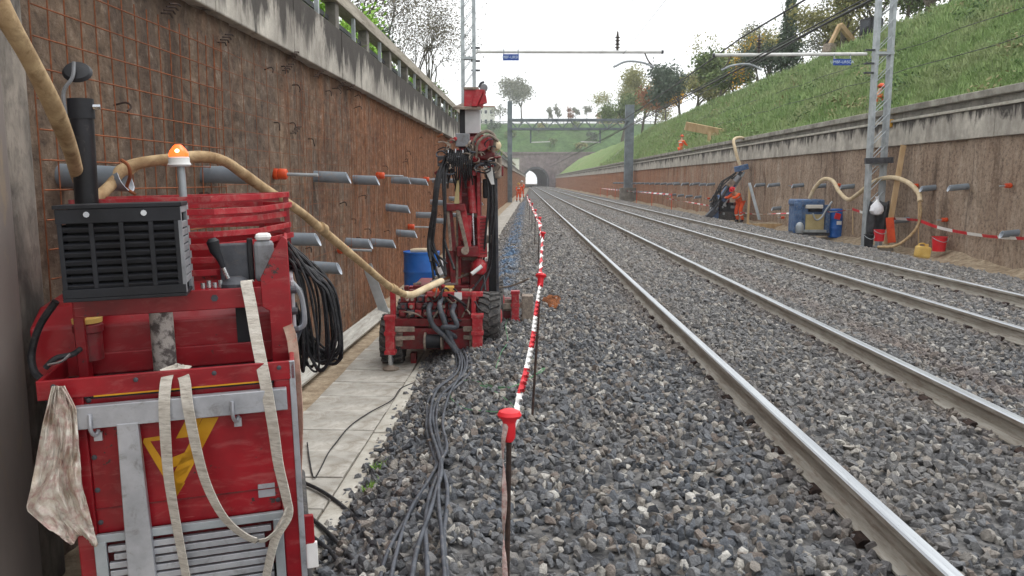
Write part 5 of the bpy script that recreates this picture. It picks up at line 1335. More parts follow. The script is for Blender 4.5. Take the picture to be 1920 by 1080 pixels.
hd('big_loop', MB().tube(spl([A(885, 300, D0 - .3), A(890, 262, D0 - .38), A(912, 246, D0 - .4), A(928, 258, D0 - .36), A(925, 285, D0 - .3)], 6), .018, 8), M['dusty'], 0, True)
hd('big_loop', MB().tube(spl([A(892, 300, D0 - .3), A(896, 268, D0 - .4), A(916, 254, D0 - .42), A(934, 264, D0 - .36)], 6), .016, 8), M['dusty'], 0, True)
# upper mast: grey sheet, plate and red head
mt('upper_channel', pbox(862, 204, 873, 252, D0 - .02, D0 + .14), M['blackpaint'], .006)
mt('upper_sheet', pbox(872, 203, 900, 250, D0 - .06, D0 + .12), pm('grey_sheet', srgb(170, 172, 172), srgb(196, 198, 198), 3, .55, .1, .05), .004)
mt('crown_plate', MB().extr([A(850, 205, D0 - .15), A(902, 206, D0 - .15), A(898, 199, D0 + .1), A(866, 198, D0 + .1)], (0, 0, .03)), M['dusty'], .004)
mt('crown_box', MB().extr([A(870, 200, D0 - .12), A(903, 200, D0 - .12), A(910, 168, D0 - .12), A(870, 166, D0 - .12)], (0, .24, 0)), DR, .008)
mt('crown_brace', MB().extr([A(884, 199, D0 - .17), A(894, 199, D0 - .17), A(907, 168, D0 - .17), A(892, 168, D0 - .17)], (0, .05, 0)), DR, .004)
mt('crown_wing', MB().extr([A(896, 198, D0 - .14), A(913, 192, D0 - .14), A(911, 178, D0 - .14), A(906, 176, D0 - .14)], (0, .1, 0)), DR, .006)
mt('crown_lid', pbox(869, 163, 897, 168, D0 - .14, D0 + .14), M['dusty'], .004)
mt('crown_pulley', MB().cyl(A(907, 165, D0 - .1), A(907, 165, D0 + .05), .045), M['grey'], 0, True)
mt('crown_hook', MB().tube(spl([A(898, 164, D0 - .1), A(902, 156, D0 - .1), A(908, 154, D0 - .1)], 4), .014, 6), M['dgrey'], 0, True)
# bundle of black hoses falling from the head to the deck
for k in range(9):
    r_ = random.Random(k + 1000); x0 = r_.uniform(824, 846); x1 = r_.uniform(802, 812) if k < 7 else r_.uniform(824, 834)
    yend = r_.uniform(490, 535)
    pts = [A(x0, r_.uniform(290, 304), D0 - .3), A(x0 + (x1 - x0) * .35 - 4, 335, D0 - .42), A(x0 + (x1 - x0) * .75, 400 + r_.uniform(-10, 10), D0 - .42), A(x1, 460 + r_.uniform(-10, 10), D0 - .36), A(x1 + r_.uniform(-4, 30), yend, .2)]
    rg('mast_hose', MB().tube(spl(pts, 6), r_.uniform(.011, .016), 7), M['hose'], 0, True)
for k in range(12):
    r_ = random.Random(k + 1050); x0 = 842 + k * 4
    rg('short_hose', MB().tube(spl([A(x0, 286, D0 - .36), A(x0 - 3, 300, D0 - .4), A(x0 - 2, 325, D0 - .36), A(x0 + r_.uniform(-6, 6), 350 + r_.uniform(-12, 12), D0 - .2)], 5), .010, 6), M['hose'], 0, True)
for k in range(3):
    r_ = random.Random(k + 1100); x0 = r_.uniform(905, 926)
    rg('mast_hose', MB().tube(spl([A(x0, 320, D0 - .18), A(x0 + 3, 380, D0 - .22), A(x0 - 2, 440, D0 - .2), A(x0 - 6, 500, D0 - .1), A(880 + r_.uniform(0, 30), 545, .5)], 6), .013, 7), M['hose'], 0, True)
# thick hoses leaving the deck towards the ground
for k, (xa, ya, xb, yb_) in enumerate(((808, 570, 850, 640), (828, 560, 860, 650), (852, 572, 838, 615))):
    rg('outlet_hose', MB().tube(spl([A(xa, ya, .05), A(xa - 4, ya + 14, -.1), A(xa + 4, ya + 40, -.14), A(xb - 8, yb_, -.14), A(xb + 30, 700 if k < 2 else 640, -.2 if k < 2 else .1)], 7), .028, 10), M['cable'], 0, True)

# ------------------------------------------------------------------ left side: drum, plank, cables, string
p = at(791, 520, 12.3)
BD = thing('oil_drum', 'bright blue steel drum standing behind the drilling rig', 'drum', (p.x, 12.3, PATH_Z))
pf = [(.27, 0), (.285, .01), (.285, .02), (.278, .03)]
for zc in (.29, .58): pf += [(.278, zc - .03), (.29, zc - .01), (.29, zc + .01), (.278, zc + .03)]
pf += [(.278, .85), (.286, .86), (.286, .885), (.27, .888), (.27, .87)]
MB().lathe((0, 0, 0), (0, 0, 1), pf, 36).build('drum_shell', M['blue'], BD, smooth=True)
MB().cyl((.12, -.1, .868), (.12, -.1, .89), .03).build('bung', M['steel'], BD, smooth=True)
q = at(790, 455, 12.3); tag(MB().tube(spl([(q.x - .16, 12.25, .585), (q.x, 12.22, .6), (q.x + .17, 12.27, .59)], 4), [.03, .036, .036, .035, .034, .036, .036, .035, .03], 10).build('canvas_roll', M['canvashose'], smooth=True), 'short cream canvas roll lying on the blue drum', 'roll')
p = at(838, 490, 11.9)
sack = MB(); sack.lathe((p.x, 11.8, PATH_Z), (0, 0, 1), [(.14, 0), (.17, .15), (.16, .45), (.14, .7), (.1, .8), (.05, .84)], 14)
sack.v = [(x + .02 * math.sin(z * 17 + y * 9), y + .02 * math.sin(z * 11 + x * 13), z) for x, y, z in sack.v]
tag(sack.build('white_sack', M['bag'], smooth=True), 'pale sack standing between the blue drum and the rig mast', 'sack')

a = gz(566, 706, PATH_Z + .06); b = gz(724, 578, PATH_Z + .06)
tag(MB().bar(a - (b - a) * .25 + V((0, 0, .02)), b, .2, .035, (.35, 0, 1)).build('plank', M['oldwood'], bevel=.004), 'long weathered plank lying along the foot of the left wall', 'plank')
tag(MB().bar(gz(722, 590, PATH_Z + .02), wl(688, 496, -2.42), .14, .02, (0, 1, 0)).build('leaning_board', M['steel'], bevel=.004), 'narrow grey board leaning against the left wall beside the rig', 'board')
MB_ = MB()
# grey cables in a loose bundle over the ballast
CG = 'grey cables from rig to the foreground'
runs = [ [(846, 648), (856, 672), (850, 700), (812, 735), (800, 770), (812, 830), (818, 870), (800, 910), (760, 975), (725, 1040), (708, 1110)],
         [(868, 652), (876, 678), (866, 706), (830, 738), (812, 775), (822, 830), (830, 862), (806, 930), (798, 985), (800, 1040), (803, 1110)],
         [(858, 650), (866, 676), (862, 704), (842, 740), (830, 790), (838, 838), (826, 868), (822, 930), (828, 1000), (836, 1110)],
         [(874, 655), (884, 684), (874, 708), (836, 742), (806, 768), (800, 800), (812, 850), (836, 900), (838, 950), (832, 1010), (842, 1110)],
         [(862, 656), (872, 684), (860, 712), (826, 744), (818, 790), (826, 850), (810, 890), (770, 955), (745, 1030), (728, 1110)],
         [(852, 650), (862, 676), (854, 702), (818, 733), (806, 790), (820, 845), (828, 880), (818, 920), (806, 960), (782, 1030), (768, 1110)]]
names = ['leftmost grey cable of the bundle in the foreground', 'grey cable of the bundle that crosses over near the middle', 'rightmost grey cable of the bundle at the bottom edge', 'grey cable bulging right halfway along the bundle', 'second grey cable from the left at the bottom edge', 'middle grey cable of the bundle']
for k, rn in enumerate(runs):
    pts = [bal(x, y, .035 + .012 * (k % 3)) for x, y in rn]
    tag(MB().tube(spl(pts, 7), .0105 + .0015 * (k % 2), 10).build('power_cable', M['cable'], smooth=True), names[k], 'cable', CG)
for k, (rn, lab) in enumerate((([(560, 900), (610, 925), (660, 965), (690, 1010), (715, 1060), (740, 1120)], 'black cable curving out from the right side of the power pack'),
        ([(555, 950), (600, 985), (640, 1025), (668, 1060), (690, 1110)], 'lower black cable leaving the power pack towards the bottom edge'),
        ([(556, 985), (590, 1010), (625, 1040), (650, 1085), (660, 1120)], 'lowest thick cable beside the right foot of the power pack'))):
    pts = []
    for x, y in rn:
        q = gz(x, y, PATH_Z + .02)
        pts.append(q if q.x < -1.1 else bal(x, y, .02))
    tag(MB().tube(spl(pts, 7), .0125, 10).build('black_cable', M['hose'], smooth=True), lab, 'cable')
pts = [gz(x, y, PATH_Z + .012) for x, y in ((790, 712), (752, 728), (735, 750), (690, 775), (655, 800), (630, 830), (615, 850), (600, 880), (588, 895), (580, 860), (576, 830))]
tag(MB().tube(spl(pts, 6), .005, 6).build('ground_cable', M['hose'], smooth=True), 'thin dark cord trailing across the walkway slabs', 'cord')
gs = [(1005, 665), (985, 690), (1010, 700), (1020, 690), (975, 720), (930, 725), (880, 712), (850, 725), (845, 745), (870, 765), (905, 770), (940, 772), (965, 765), (930, 735), (900, 722), (950, 728), (1000, 705), (1018, 690)]
tag(MB().tube(spl([bal(x, y, .03) for x, y in gs], 6), .003, 5).build('green_string', M['green'], smooth=True), 'tangled thin green string on the ballast behind the cables', 'string')
gs = [(930, 690), (940, 660), (952, 640), (948, 610), (955, 590)]
tag(MB().tube(spl([bal(x, y, .04) for x, y in gs], 6), .003, 5).build('green_string', M['green'], smooth=True), 'loose green string end beside the rig wheel', 'string')

# rusty drill cuttings on the ballast
c = bal(1036, 569, .0); P = np.zeros((14, 20, 3))
for i in range(14):
    for j in range(20):
        a = 6.2832 * j / 19; r_ = i / 13
        P[i, j] = (c.x + .13 * r_ * math.cos(a) * (1 + .25 * math.sin(a * 3)), c.y + .5 * r_ * math.sin(a), gh(c.x, c.y) + .025 + .05 * (1 - r_ ** 2) + .03 * rnd.uniform(-1, 1))
tag(gridmesh('rust_heap', P, pm('rusty_cuttings', srgb(104, 62, 36), srgb(156, 94, 54), 40, .95, 0, 1.0)), 'small heap of orange rusty cuttings on the ballast by the tape', 'heap')

# weeds at the edge of the slabs
for k, (px, py, lab) in enumerate(((712, 880, 'tiny green weed at the walkway edge, nearest the cables'), (700, 918, 'tiny green weed lower down at the walkway edge'))):
    q = gz(px, py, PATH_Z + .03); m = MB(); r_ = random.Random(k)
    for j in range(60):
        a = r_.uniform(0, 6.28); d = r_.uniform(0, .08); b = q + V((math.cos(a) * d, math.sin(a) * d, 0)); e = b + V((r_.gauss(0, .03), r_.gauss(0, .03), r_.uniform(.02, .07))); s = V((math.sin(a), math.cos(a), 0)) * .006
        m.add([b - s, b + s, e], [(0, 1, 2)])
    me = bpy.data.meshes.new('weed'); me.from_pydata(m.v, [], m.f); me.materials.append(M['leaf_lime']); tag(link('weed', me), lab, 'weed')

# ------------------------------------------------------------------ posts and barrier tape on the near shoulder
def post(top, foot, label, cap=1.0):
    t = thing('barrier_post', label, 'post', foot, group='rebar posts with red caps')
    MB().cyl(foot - V((0, 0, .1)), top - V((0, 0, .01)), .0095, n=10).build('rebar', M['darkrust'], t, smooth=True, world=True)
    d = (top - foot).normalized()
    MB().lathe(top, d, [(.013, -.085), (.022, -.07), (.022, -.02), (.026, -.008), (.038, 0), (.042, .008), (.036, .02), (.018, .028)], 20).build('mushroom_cap', M['capred'], t, smooth=True, world=True)
    return t
tops = []
def bpost(px, py, Y, foot, lab):
    t = at(px, py, Y); f = V((foot[0], foot[1], gh(*foot))); post(t, f, lab); tops.append(t)
bpost(955, 782, 2.6, (-.06, 2.55), 'nearest barrier post with red mushroom cap at the bottom of the picture')
bpost(1014, 519, 5.8, (.06, 5.45), 'second barrier post from the camera, leaning, with red cap')
bpost(1018, 438, 11.0, (.2, 10.9), 'third barrier post from the camera with red cap')
bpost(1012, 409, 15.8, (.3, 15.8), 'fourth barrier post from the camera')
bpost(1004, 394, 20.5, (.3, 20.5), 'fifth barrier post from the camera')
bpost(998, 382, 26, (.28, 26), 'sixth barrier post, small in the distance')
bpost(993, 374, 33, (.26, 33), 'seventh barrier post, far down the line')
bpost(989, 366, 45, (.22, 45), 'last barrier post that can be told apart')
def tape(pts, wd, seg, label, twist=0.0, wv=(0, 0, 1), ph=0.0):
    P_ = spl(pts, 1) if len(pts) < 3 else [V(p) for p in pts]
    # resample evenly
    L_ = [0]
    for a, b in zip(P_[:-1], P_[1:]): L_.append(L_[-1] + (b - a).length)
    n = max(6, int(L_[-1] / .02)) if L_[-1] < 6 else max(6, int(L_[-1] / .08))
    Q = []
    for i in range(n + 1):
        d = L_[-1] * i / n; k = max(0, min(len(P_) - 2, int(np.searchsorted(L_, d)) - 1)); f = (d - L_[k]) / max(1e-6, L_[k + 1] - L_[k]); Q.append((P_[k] * (1 - f) + P_[k + 1] * f, d))
    m = MB()
    for i in range(n):
        (a, da), (b, db) = Q[i], Q[i + 1]; tg = (b - a).normalized()
        w0 = V(wv); w0 = (w0 - tg * w0.dot(tg)).normalized()
        wa = (Matrix.Rotation(twist * da, 3, tg) @ w0) * wd / 2; wb = (Matrix.Rotation(twist * db, 3, tg) @ w0) * wd / 2
        m.cur = int((da + ph) / seg) % 2
        m.add([a - wa, a + wa, b + wb, b - wb], [(0, 1, 2, 3)])
    o = m.build('barrier_tape', [M['tapered'], M['tapewhite']], smooth=False)
    s_ = o.modifiers.new('thickness', 'SOLIDIFY'); s_.thickness = .0012
    return tag(o, label, 'tape')
def sagpts(a, b, s, n=14): return [a.lerp(b, k / n) - V((0, 0, s * 4 * k / n * (1 - k / n))) for k in range(n + 1)]
TG2 = ['twisted red and white tape between the two nearest posts', 'red and white tape between the second and third posts', 'red and white tape between the third and fourth posts', 'red and white tape between the fourth and fifth posts', 'red and white tape between the fifth and sixth posts', 'red and white tape between the sixth and seventh posts', 'red and white tape run farthest down the line']
for k in range(7):
    dn = V((0, 0, -.05))
    if k == 0: pts = [tops[0] + V((.02, .02, -.03)), at(975, 742, 2.9), at(985, 705, 3.25), at(993, 668, 3.65), at(1000, 630, 4.2), at(1006, 580, 5.0), tops[1] + dn]; pts = spl(pts, 5); tape(pts, .03, .46, TG2[0], 48, ph=.62)
    else: tape(sagpts(tops[k] + dn, tops[k + 1] + dn, .04 + .01 * k), .07 if k > 1 else .05, .5, TG2[k], 1.2 if k > 1 else 5)
DT = tape(spl([at(949, 795, 2.58), at(943, 840, 2.57), at(946, 930, 2.56), at(944, 1010, 2.55), at(948, 1090, 2.54)], 8), .018, .9, 'dusty tape end hanging down the nearest post', 12, wv=(1, 0, 0), ph=.95)
DT.data.materials[1] = pm('dusty_tape', srgb(150, 128, 122), srgb(196, 178, 172), 30, .8, 0, .2, dirt=srgb(150, 60, 60), dirt_amt=.4)

# ------------------------------------------------------------------ right side
GZ = -0.2
def rbox(x0, y0, x1, y1, Y, dy):
    a = at(x0, y1, Y); b = at(x1, y0, Y); return MB().bb(a.x, b.x, Y, Y + dy, a.z, b.z)
# blue power pack
YQ = 26.3
BP = thing('power_pack', 'dusty blue power pack with ochre panel at the foot of the right wall', 'power pack', (at(1522, 440, YQ).x, YQ, GZ))
def bp(n, m, mat, bevel=.01): return m.build(n, mat, BP, world=True, bevel=bevel)
bp('frame_post', rbox(1488, 380, 1505, 437, YQ, .1), M['bluerig'], .02); bp('frame_post', rbox(1547, 384, 1558, 437, YQ, .1), M['bluerig'], .02)
bp('body', rbox(1494, 384, 1552, 436, YQ + .1, .9), M['bluerig'], .03)
bp('hood', rbox(1494, 374, 1548, 386, YQ + .02, .9), M['bluerig'], .06)
bp('cream_cover', rbox(1512, 384, 1544, 391, YQ - .03, .2), M['plaster'], .02); bp('radiator_gap', rbox(1516, 391, 1542, 397, YQ + .05, .06), M['black'], .004)
bp('ochre_panel', rbox(1510, 402, 1546, 431, YQ + .04, .08), M['beige'], .01)
bp('base_rail', rbox(1506, 431, 1550, 436, YQ - .04, .2), M['steel'], .01)
bp('skid', rbox(1490, 436, 1556, 442, YQ + .05, .9), M['dgrey'], .01)
bp('hose_coil', MB().tube(spl([at(1524, 400, YQ - .05), at(1530, 412, YQ - .08), at(1540, 408, YQ - .1), at(1550, 392, YQ - .06), at(1560, 378, YQ)], 5), .03, 8), M['steel'], 0)
tag(MB().lathe(at(1499, 436, YQ - .25) + V((0, 0, -.02)), (0, 0, 1), [(.11, 0), (.13, .05), (.13, .24), (.09, .32), (.04, .36)], 14).build('plastic_can', M['steel'], smooth=True), 'pale grey plastic can in front of the blue power pack', 'can')
d = at(1571, 436, YQ); BB = thing('blue_barrel', 'blue barrel with a red flap right of the blue power pack', 'barrel', (d.x, YQ + .2, GZ))
MB().lathe((0, 0, 0), (0, 0, 1), [(.22, 0), (.25, .03), (.25, .3), (.26, .32), (.25, .34), (.25, .62), (.26, .64), (.25, .66), (.25, .92), (.21, .96)], 26).build('barrel_shell', M['blue'], BB, smooth=True)
MB().box((-.06, -.26, .72), (.2, .02, .2), Matrix.Rotation(R(15), 3, 'Y')).build('red_flap', M['capred'], BB, bevel=.01)
MB().box((-.0, -.26, .5), (.16, .01, .12)).build('white_sticker', M['white'], BB, bevel=.02)

# second drilling rig, dark with dust
YS = 37.0
S2 = thing('drilling_rig', 'dark dusty drilling rig with slanted mast working at the right wall', 'drilling rig', (at(1360, 412, YS).x, YS, GZ))
def s2b(n, m, mat, bevel=.015, smooth=False): return m.build(n, mat, S2, world=True, bevel=bevel, smooth=smooth)
def B(px, py, d=0): return at(px, py, YS + d)
for s in (0, .9):
    s2b('crawler_track', MB().extr([B(1332, 412, s), B(1328, 404, s), B(1334, 397, s), B(1378, 397, s), B(1384, 404, s), B(1379, 413, s)], (0, .3, 0)), M['rubber'], .04)
s2b('carrier', rbox(1338, 380, 1380, 400, YS + .15, .9), M['tarp'], .04)
s2b('engine_box', rbox(1342, 366, 1368, 384, YS + .2, .7), M['bluerig'], .04)
s2b('front_plate', rbox(1335, 388, 1348, 410, YS - .1, .1), M['bluerig'], .02)
s2b('boom_arm', MB().bar(B(1330, 402, -.1), B(1352, 370, .1), .16), M['dgrey'])
s2b('slanted_mast', MB().bar(B(1346, 392, .1), B(1390, 322, .1), .2, .24, (0, 1, 0)), M['dgrey'])
s2b('mast_cradle', MB().bar(B(1352, 376, .0), B(1374, 342, .0), .34, .3, (0, 1, 0)), M['bluerig'])
s2b('mast_side_box', MB().bar(B(1366, 350, -.2), B(1374, 338, -.2), .3, .2, (0, 1, 0)), M['dusty'])
s2b('mast_strut', MB().bar(B(1330, 378, -.1), B(1376, 332, -.1), .07, .07, (0, 1, 0)), M['dgrey'])
s2b('mast_strut', MB().bar(B(1340, 400, -.15), B(1350, 372, -.15), .1, .1, (0, 1, 0)), M['steel'])
s2b('hydraulic_ram', MB().cyl(B(1336, 396, -.2), B(1366, 350, -.2), .07), M['dgrey'], 0, True)
s2b('lower_clamp', MB().bar(B(1326, 408, -.1), B(1342, 392, -.1), .26, .3, (0, 1, 0)), M['dgrey'])
s2b('rear_counterweight', rbox(1366, 384, 1384, 402, YS + .2, .9), M['tarp'], .05)
s2b('mast_rail', MB().bar(B(1354, 390, -.05), B(1396, 322, -.05), .08, .08, (0, 1, 0)), M['steel'])
s2b('mast_head', MB().bar(B(1378, 318, .0), B(1402, 312, .0), .25, .3, (0, 1, 0)), M['bluerig'])
s2b('drill_motor', MB().cyl(B(1376, 345, -.1), B(1386, 330, -.1), .13), M['grey'], 0, True)
for k in range(12):
    r_ = random.Random(k + 40); a0_ = r_.uniform(0, 1)
    s2b('rig_hose', MB().tube(spl([B(1374 + 12 * a0_, 325 + r_.uniform(-4, 10), -.1), B(1356 - 8 * a0_, 348 + r_.uniform(-8, 10), -.3), B(1342 + r_.uniform(-10, 12), 374 + r_.uniform(-8, 8), -.3), B(1348 + r_.uniform(-14, 14), 394 + r_.uniform(-6, 8), -.1)], 5), r_.uniform(.014, .022), 6), M['hose'], 0, True)
for k in range(26):
    r_ = random.Random(k + 80); px = r_.uniform(1328, 1384); py = r_.uniform(366, 404)
    s2b('rig_fitting', rbox(px, py, px + r_.uniform(3, 8), py + r_.uniform(3, 7), YS - .1 + r_.uniform(0, .2), .2), r_.choice([M['dgrey'], M['steel'], M['dusty'], M['tarp'], M['reddark']]), .01)
hs = [at(1391, 318, YS + .1), at(1384, 300, YS + .2), at(1378, 278, YS + .3), at(1376, 262, YS + .6), at(1388, 258, YS + 1.2), at(1400, 262, YS + 1.8)]
tag(MB().tube(spl(hs, 6), .07, 10).build('supply_hose', M['canvashose'], smooth=True), 'pale supply hose dropping from the wall top to the dark rig', 'hose')

# people
def limb_mesh(name, joints, edges, radii, mat, parent):
    me = bpy.data.meshes.new(name); me.from_pydata([tuple(j) for j in joints], edges, [])
    o = link(name, me, parent); me.materials.append(mat)
    sk = o.modifiers.new('skin', 'SKIN'); sk.use_smooth_shade = True
    for v_, r_ in zip(me.skin_vertices[0].data, radii): v_.radius = (r_, r_) if not hasattr(r_, '__len__') else r_
    me.skin_vertices[0].data[0].use_root = True
    ss = o.modifiers.new('smooth', 'SUBSURF'); ss.levels = 2; ss.render_levels = 2
    return o
def worker(label, locp, rz, pose, helmet, jac, trou, hs=1.0):
    t = thing('person', label, 'person', locp, (0, 0, rz))
    J = pose
    E = [(0, 1), (1, 2), (2, 3), (3, 4), (2, 5), (5, 6), (6, 7), (2, 8), (8, 9), (9, 10), (0, 11), (11, 12), (12, 13), (13, 14), (0, 15), (15, 16), (16, 17), (17, 18)]
    rad = [(.13, .1), (.13, .1), (.15, .1), .055, .1, .06, .045, .035, .06, .045, .035, .09, .065, .045, .04, .09, .065, .045, .04]
    limb_mesh('body', J, E, rad, M['skin'], t)
    # clothing: a slightly looser shell over trunk, arms and legs
    jj = [J[0], J[1], J[2], J[5], J[6], J[6].lerp(J[7], .85), J[8], J[9], J[9].lerp(J[10], .85)]
    limb_mesh('jacket', jj, [(0, 1), (1, 2), (2, 3), (3, 4), (4, 5), (2, 6), (6, 7), (7, 8)], [(.17, .14), (.17, .135), (.18, .13), .085, .07, .06, .085, .07, .06], jac, t)
    tt = [J[0], J[11], J[12], J[13], J[15], J[16], J[17]]
    limb_mesh('trousers', tt, [(0, 1), (1, 2), (2, 3), (0, 4), (4, 5), (5, 6)], [(.16, .13), .11, .09, .075, .11, .09, .075], trou, t)
    for a, b in ((13, 14), (17, 18)): MB().bar(J[a] + V((0, 0, -.01)), J[b], .1, .1).build('boot', M['tarp'], t, bevel=.03)
    h = J[4]; d = (J[4] - J[3]).normalized()
    MB().lathe(h + d * .02, d, [(.145, 0), (.15, .01), (.118, .02), (.115, .06), (.09, .11), (.04, .14), (.01, .145)], 20).build('helmet', helmet, t, smooth=True)
    f_ = V((0, -1, 0))
    MB().lathe(h + f_ * .09 + V((0, 0, -.02)), f_, [(.016, 0), (.012, .025), (.004, .035)], 8).build('nose', M['skin'], t, smooth=True)
    c = (J[1] + J[2]) / 2
    bd = (J[2] - J[1]).normalized()
    MB().lathe(J[1].lerp(J[2], .3), bd, [(.182, 0), (.182, .06)], 20).build('reflective_band', M['reflect'], t, smooth=True)
    for a, b in ((12, 13), (16, 17)): MB().lathe(J[a].lerp(J[b], .3), (J[b] - J[a]).normalized(), [(.094, 0), (.092, .05)], 14).build('reflective_band', M['reflect'], t, smooth=True)
    return t
def stand(bend=0.0, arm=.3, spread=.14):
    """joint list facing -Y; bend leans the trunk forward, arm lifts the hands"""
    def sp(h): return V((0, -math.sin(bend) * h, .95 + math.cos(bend) * h))
    J = [sp(0), sp(.25), sp(.48), sp(.6), sp(.74) + V((0, -.03 * bend, 0))]
    for s in (-1, 1):
        sh = sp(.46) + V((s * .2, 0, 0)); el = sh + V((s * .05, -math.sin(arm) * .28, -math.cos(arm) * .28)); ha = el + V((-s * .03, -math.sin(arm + .6) * .26, -math.cos(arm + .6) * .26))
        J += [sh, el, ha]
    for s in (-1, 1):
        J += [V((s * .1, 0, .9)), V((s * spread, -.05 - .1 * bend, .5)), V((s * spread * 1.1, .04, .1)), V((s * spread * 1.15, -.12, .04))]
    return J
q = B(1387, 413, -.2); worker('worker in orange hi-vis suit stooping beside the dark rig at the right wall', (q.x, q.y, GZ - .02), R(-60), stand(.75, 1.0), M['capred'], M['hivis'], M['hivis'])
q = ox(1275, 289, 10.75); worker('worker in orange with helmet standing on top of the right wall, far away', (10.8, q.y, 3.73 - .75), R(120), stand(.1, .6), M['orange'], M['hivis'], M['hivis'])
q = ox(1618, 210, 10.9); worker('worker in orange half hidden behind the right mast above the wall', (11.75, 11.75 / ((1620 - 981) / FPX), 3.1), R(100), stand(.3, .5), M['orange'], M['hivis'], M['dgrey'])
q = at(972, 372, 78); worker('worker in orange vest far down the left walkway, near the gantry', (q.x, 78, PATH_Z), R(10), stand(.2, .5), M['yellow'], M['hivis'], M['hivis'])
q = at(979, 369, 84); worker('second worker in orange far down the left walkway', (q.x, 84, -.1), R(-20), stand(.1, .4), M['white'], M['hivis'], M['hivis'])
q = ox(1256, 287, 10.9); 

# props along the right wall
def plankv(a, b, wd, th, lab, name='timber_board', mat='wood'): tag(MB().bar(a, b, wd, th, (0, 1, 0)).build(name, M[mat], bevel=.006), lab, 'board')
YV = 22.0
plankv(at(1662, 458, 21.4), at(1694, 272, 21.9), .15, .04, 'tall timber board leaning against the right wall beside the mast')
plankv(at(1650, 395, 22.9), at(1657, 275, 23.0), .12, .04, 'shorter timber board right behind the right mast')
plankv(at(1402, 420, 34), at(1406, 345, 34.2), .09, .05, 'upright timber batten beside the dark rig')
plankv(at(1405, 343, 33.6), at(1424, 412, 33.2), .12, .04, 'grey steel strip leaning on the right wall near the orange worker', 'steel_strip', 'steel')
plankv(gz(1395, 424, GZ + .05), gz(1492, 424, GZ + .05), .2, .06, 'pale plank lying on the ground left of the blue power pack')
for (z, x0, x1) in ((302, 1622, 1674),): tag(MB().bar(at(x0, z, 22.05), at(x1, z - 2, 22.1), .09, .16).build('steel_bracket', M['dgrey'], bevel=.006), 'dark horizontal bracket clamped across the right mast', 'bracket')
# coiled canvas hose
hs = [at(1518, 372, 26.6), at(1528, 352, 26.4), at(1545, 336, 26), at(1562, 340, 25.6), at(1574, 360, 25), at(1590, 374, 24.4), at(1606, 366, 23.8), at(1640, 340, 22.6), at(1672, 333, 21.8), at(1702, 342, 21), at(1722, 362, 20.6), at(1725, 378, 20.4)]
tag(MB().tube(spl(hs, 7), .062, 12).build('canvas_hose', M['canvashose'], smooth=True), 'thick cream canvas hose snaking from the blue pack past the right mast', 'hose')
hs = [at(1725, 378, 20.4), at(1726, 400, 20.3), at(1720, 425, 20.2), at(1700, 448, 20.1), at(1675, 462, 20), at(1645, 463, 20.2)]
tag(MB().tube(spl(hs, 7), .035, 10).build('thin_hose', M['tanhose'], smooth=True), 'thinner tan hose hanging in a loop beside the tall timber board', 'hose')
# white bag, tarpaulin, buckets
c = at(1644, 388, 21.5)
m = MB(); m.lathe((c.x, c.y, c.z - .22), (0, 0, 1), [(.03, 0), (.13, .03), (.17, .12), (.15, .24), (.07, .36), (.03, .42), (.05, .5)], 18)
m.v = [(x + .015 * math.sin(z * 31 + y * 20), y + .015 * math.sin(z * 23 + x * 27), z) for x, y, z in m.v]
tag(m.build('plastic_bag', M['bag'], smooth=True), 'white plastic bag hanging by the foot of the right mast', 'bag')
P = np.zeros((10, 14, 3))
for i in range(10):
    for j in range(14):
        q = at(1632 + 40 * j / 13 - 6 * i / 9, 378 + 62 * i / 9, 21.7); P[i, j] = (q.x, q.y + .12 * math.sin(j * 1.1 + i * .3), q.z + .03 * math.sin(j * 2.0))
o = gridmesh('tarpaulin', P, M['tarp']); o.modifiers.new('thickness', 'SOLIDIFY').thickness = .01
tag(o, 'black tarpaulin hanging behind the white bag at the right mast', 'tarpaulin')
def bucket(px, py, Y, r_, h, mat, lab, rim=None):
    q = at(px, py, Y); t = thing('bucket', lab, 'bucket', (q.x, Y, q.z))
    MB().lathe((0, 0, 0), (0, 0, 1), [(r_ * .84, 0), (r_ * .9, h * .3), (r_, h * .96), (r_ * 1.07, h * .965), (r_ * 1.07, h), (r_ * .94, h), (r_ * .82, h * .06)], 22).build('shell', M[mat], t, smooth=True)
    MB().tube(spl([(-r_ * 1.05, 0, h * .95), (-r_ * .8, -r_ * .9, h * .78), (0, -r_ * 1.25, h * .66), (r_ * .8, -r_ * .9, h * .78), (r_ * 1.05, 0, h * .95)], 4), .008, 6).build('handle', M['steel'], t, smooth=True)
bucket(1628, 464, 20.6, .12, .34, 'black', 'black bucket standing left of the tall timber board')
bucket(1648, 452, 21.0, .14, .3, 'capred', 'small red bucket behind the tall timber board')
bucket(1760, 471, 19.6, .17, .36, 'capred', 'bright red bucket at the foot of the right wall')
c = at(1729, 484, 19.2)
m = MB().box((c.x, c.y, c.z + .15), (.34, .22, .28), Matrix.Rotation(R(8), 3, 'Y')); cn = m.build('jerry_can', M['yellow'], bevel=.05)
MB().cyl((c.x + .1, c.y, c.z + .28), (c.x + .1, c.y, c.z + .34), .035).build('can_spout', M['yellow'], cn, smooth=True)
MB().tube(spl([(c.x - .12, c.y, c.z + .28), (c.x - .08, c.y, c.z + .35), (c.x + .03, c.y, c.z + .35), (c.x + .06, c.y, c.z + .29)], 3), .018, 8).build('can_handle', M['yellow'], cn, smooth=True)
tag(cn, 'ochre yellow canister next to the bright red bucket', 'canister')
plankv(at(1672, 455, 21.2), at(1668, 408, 21.3), .2, .05, 'orange red board standing behind the tall timber board', 'red_board', 'orange')
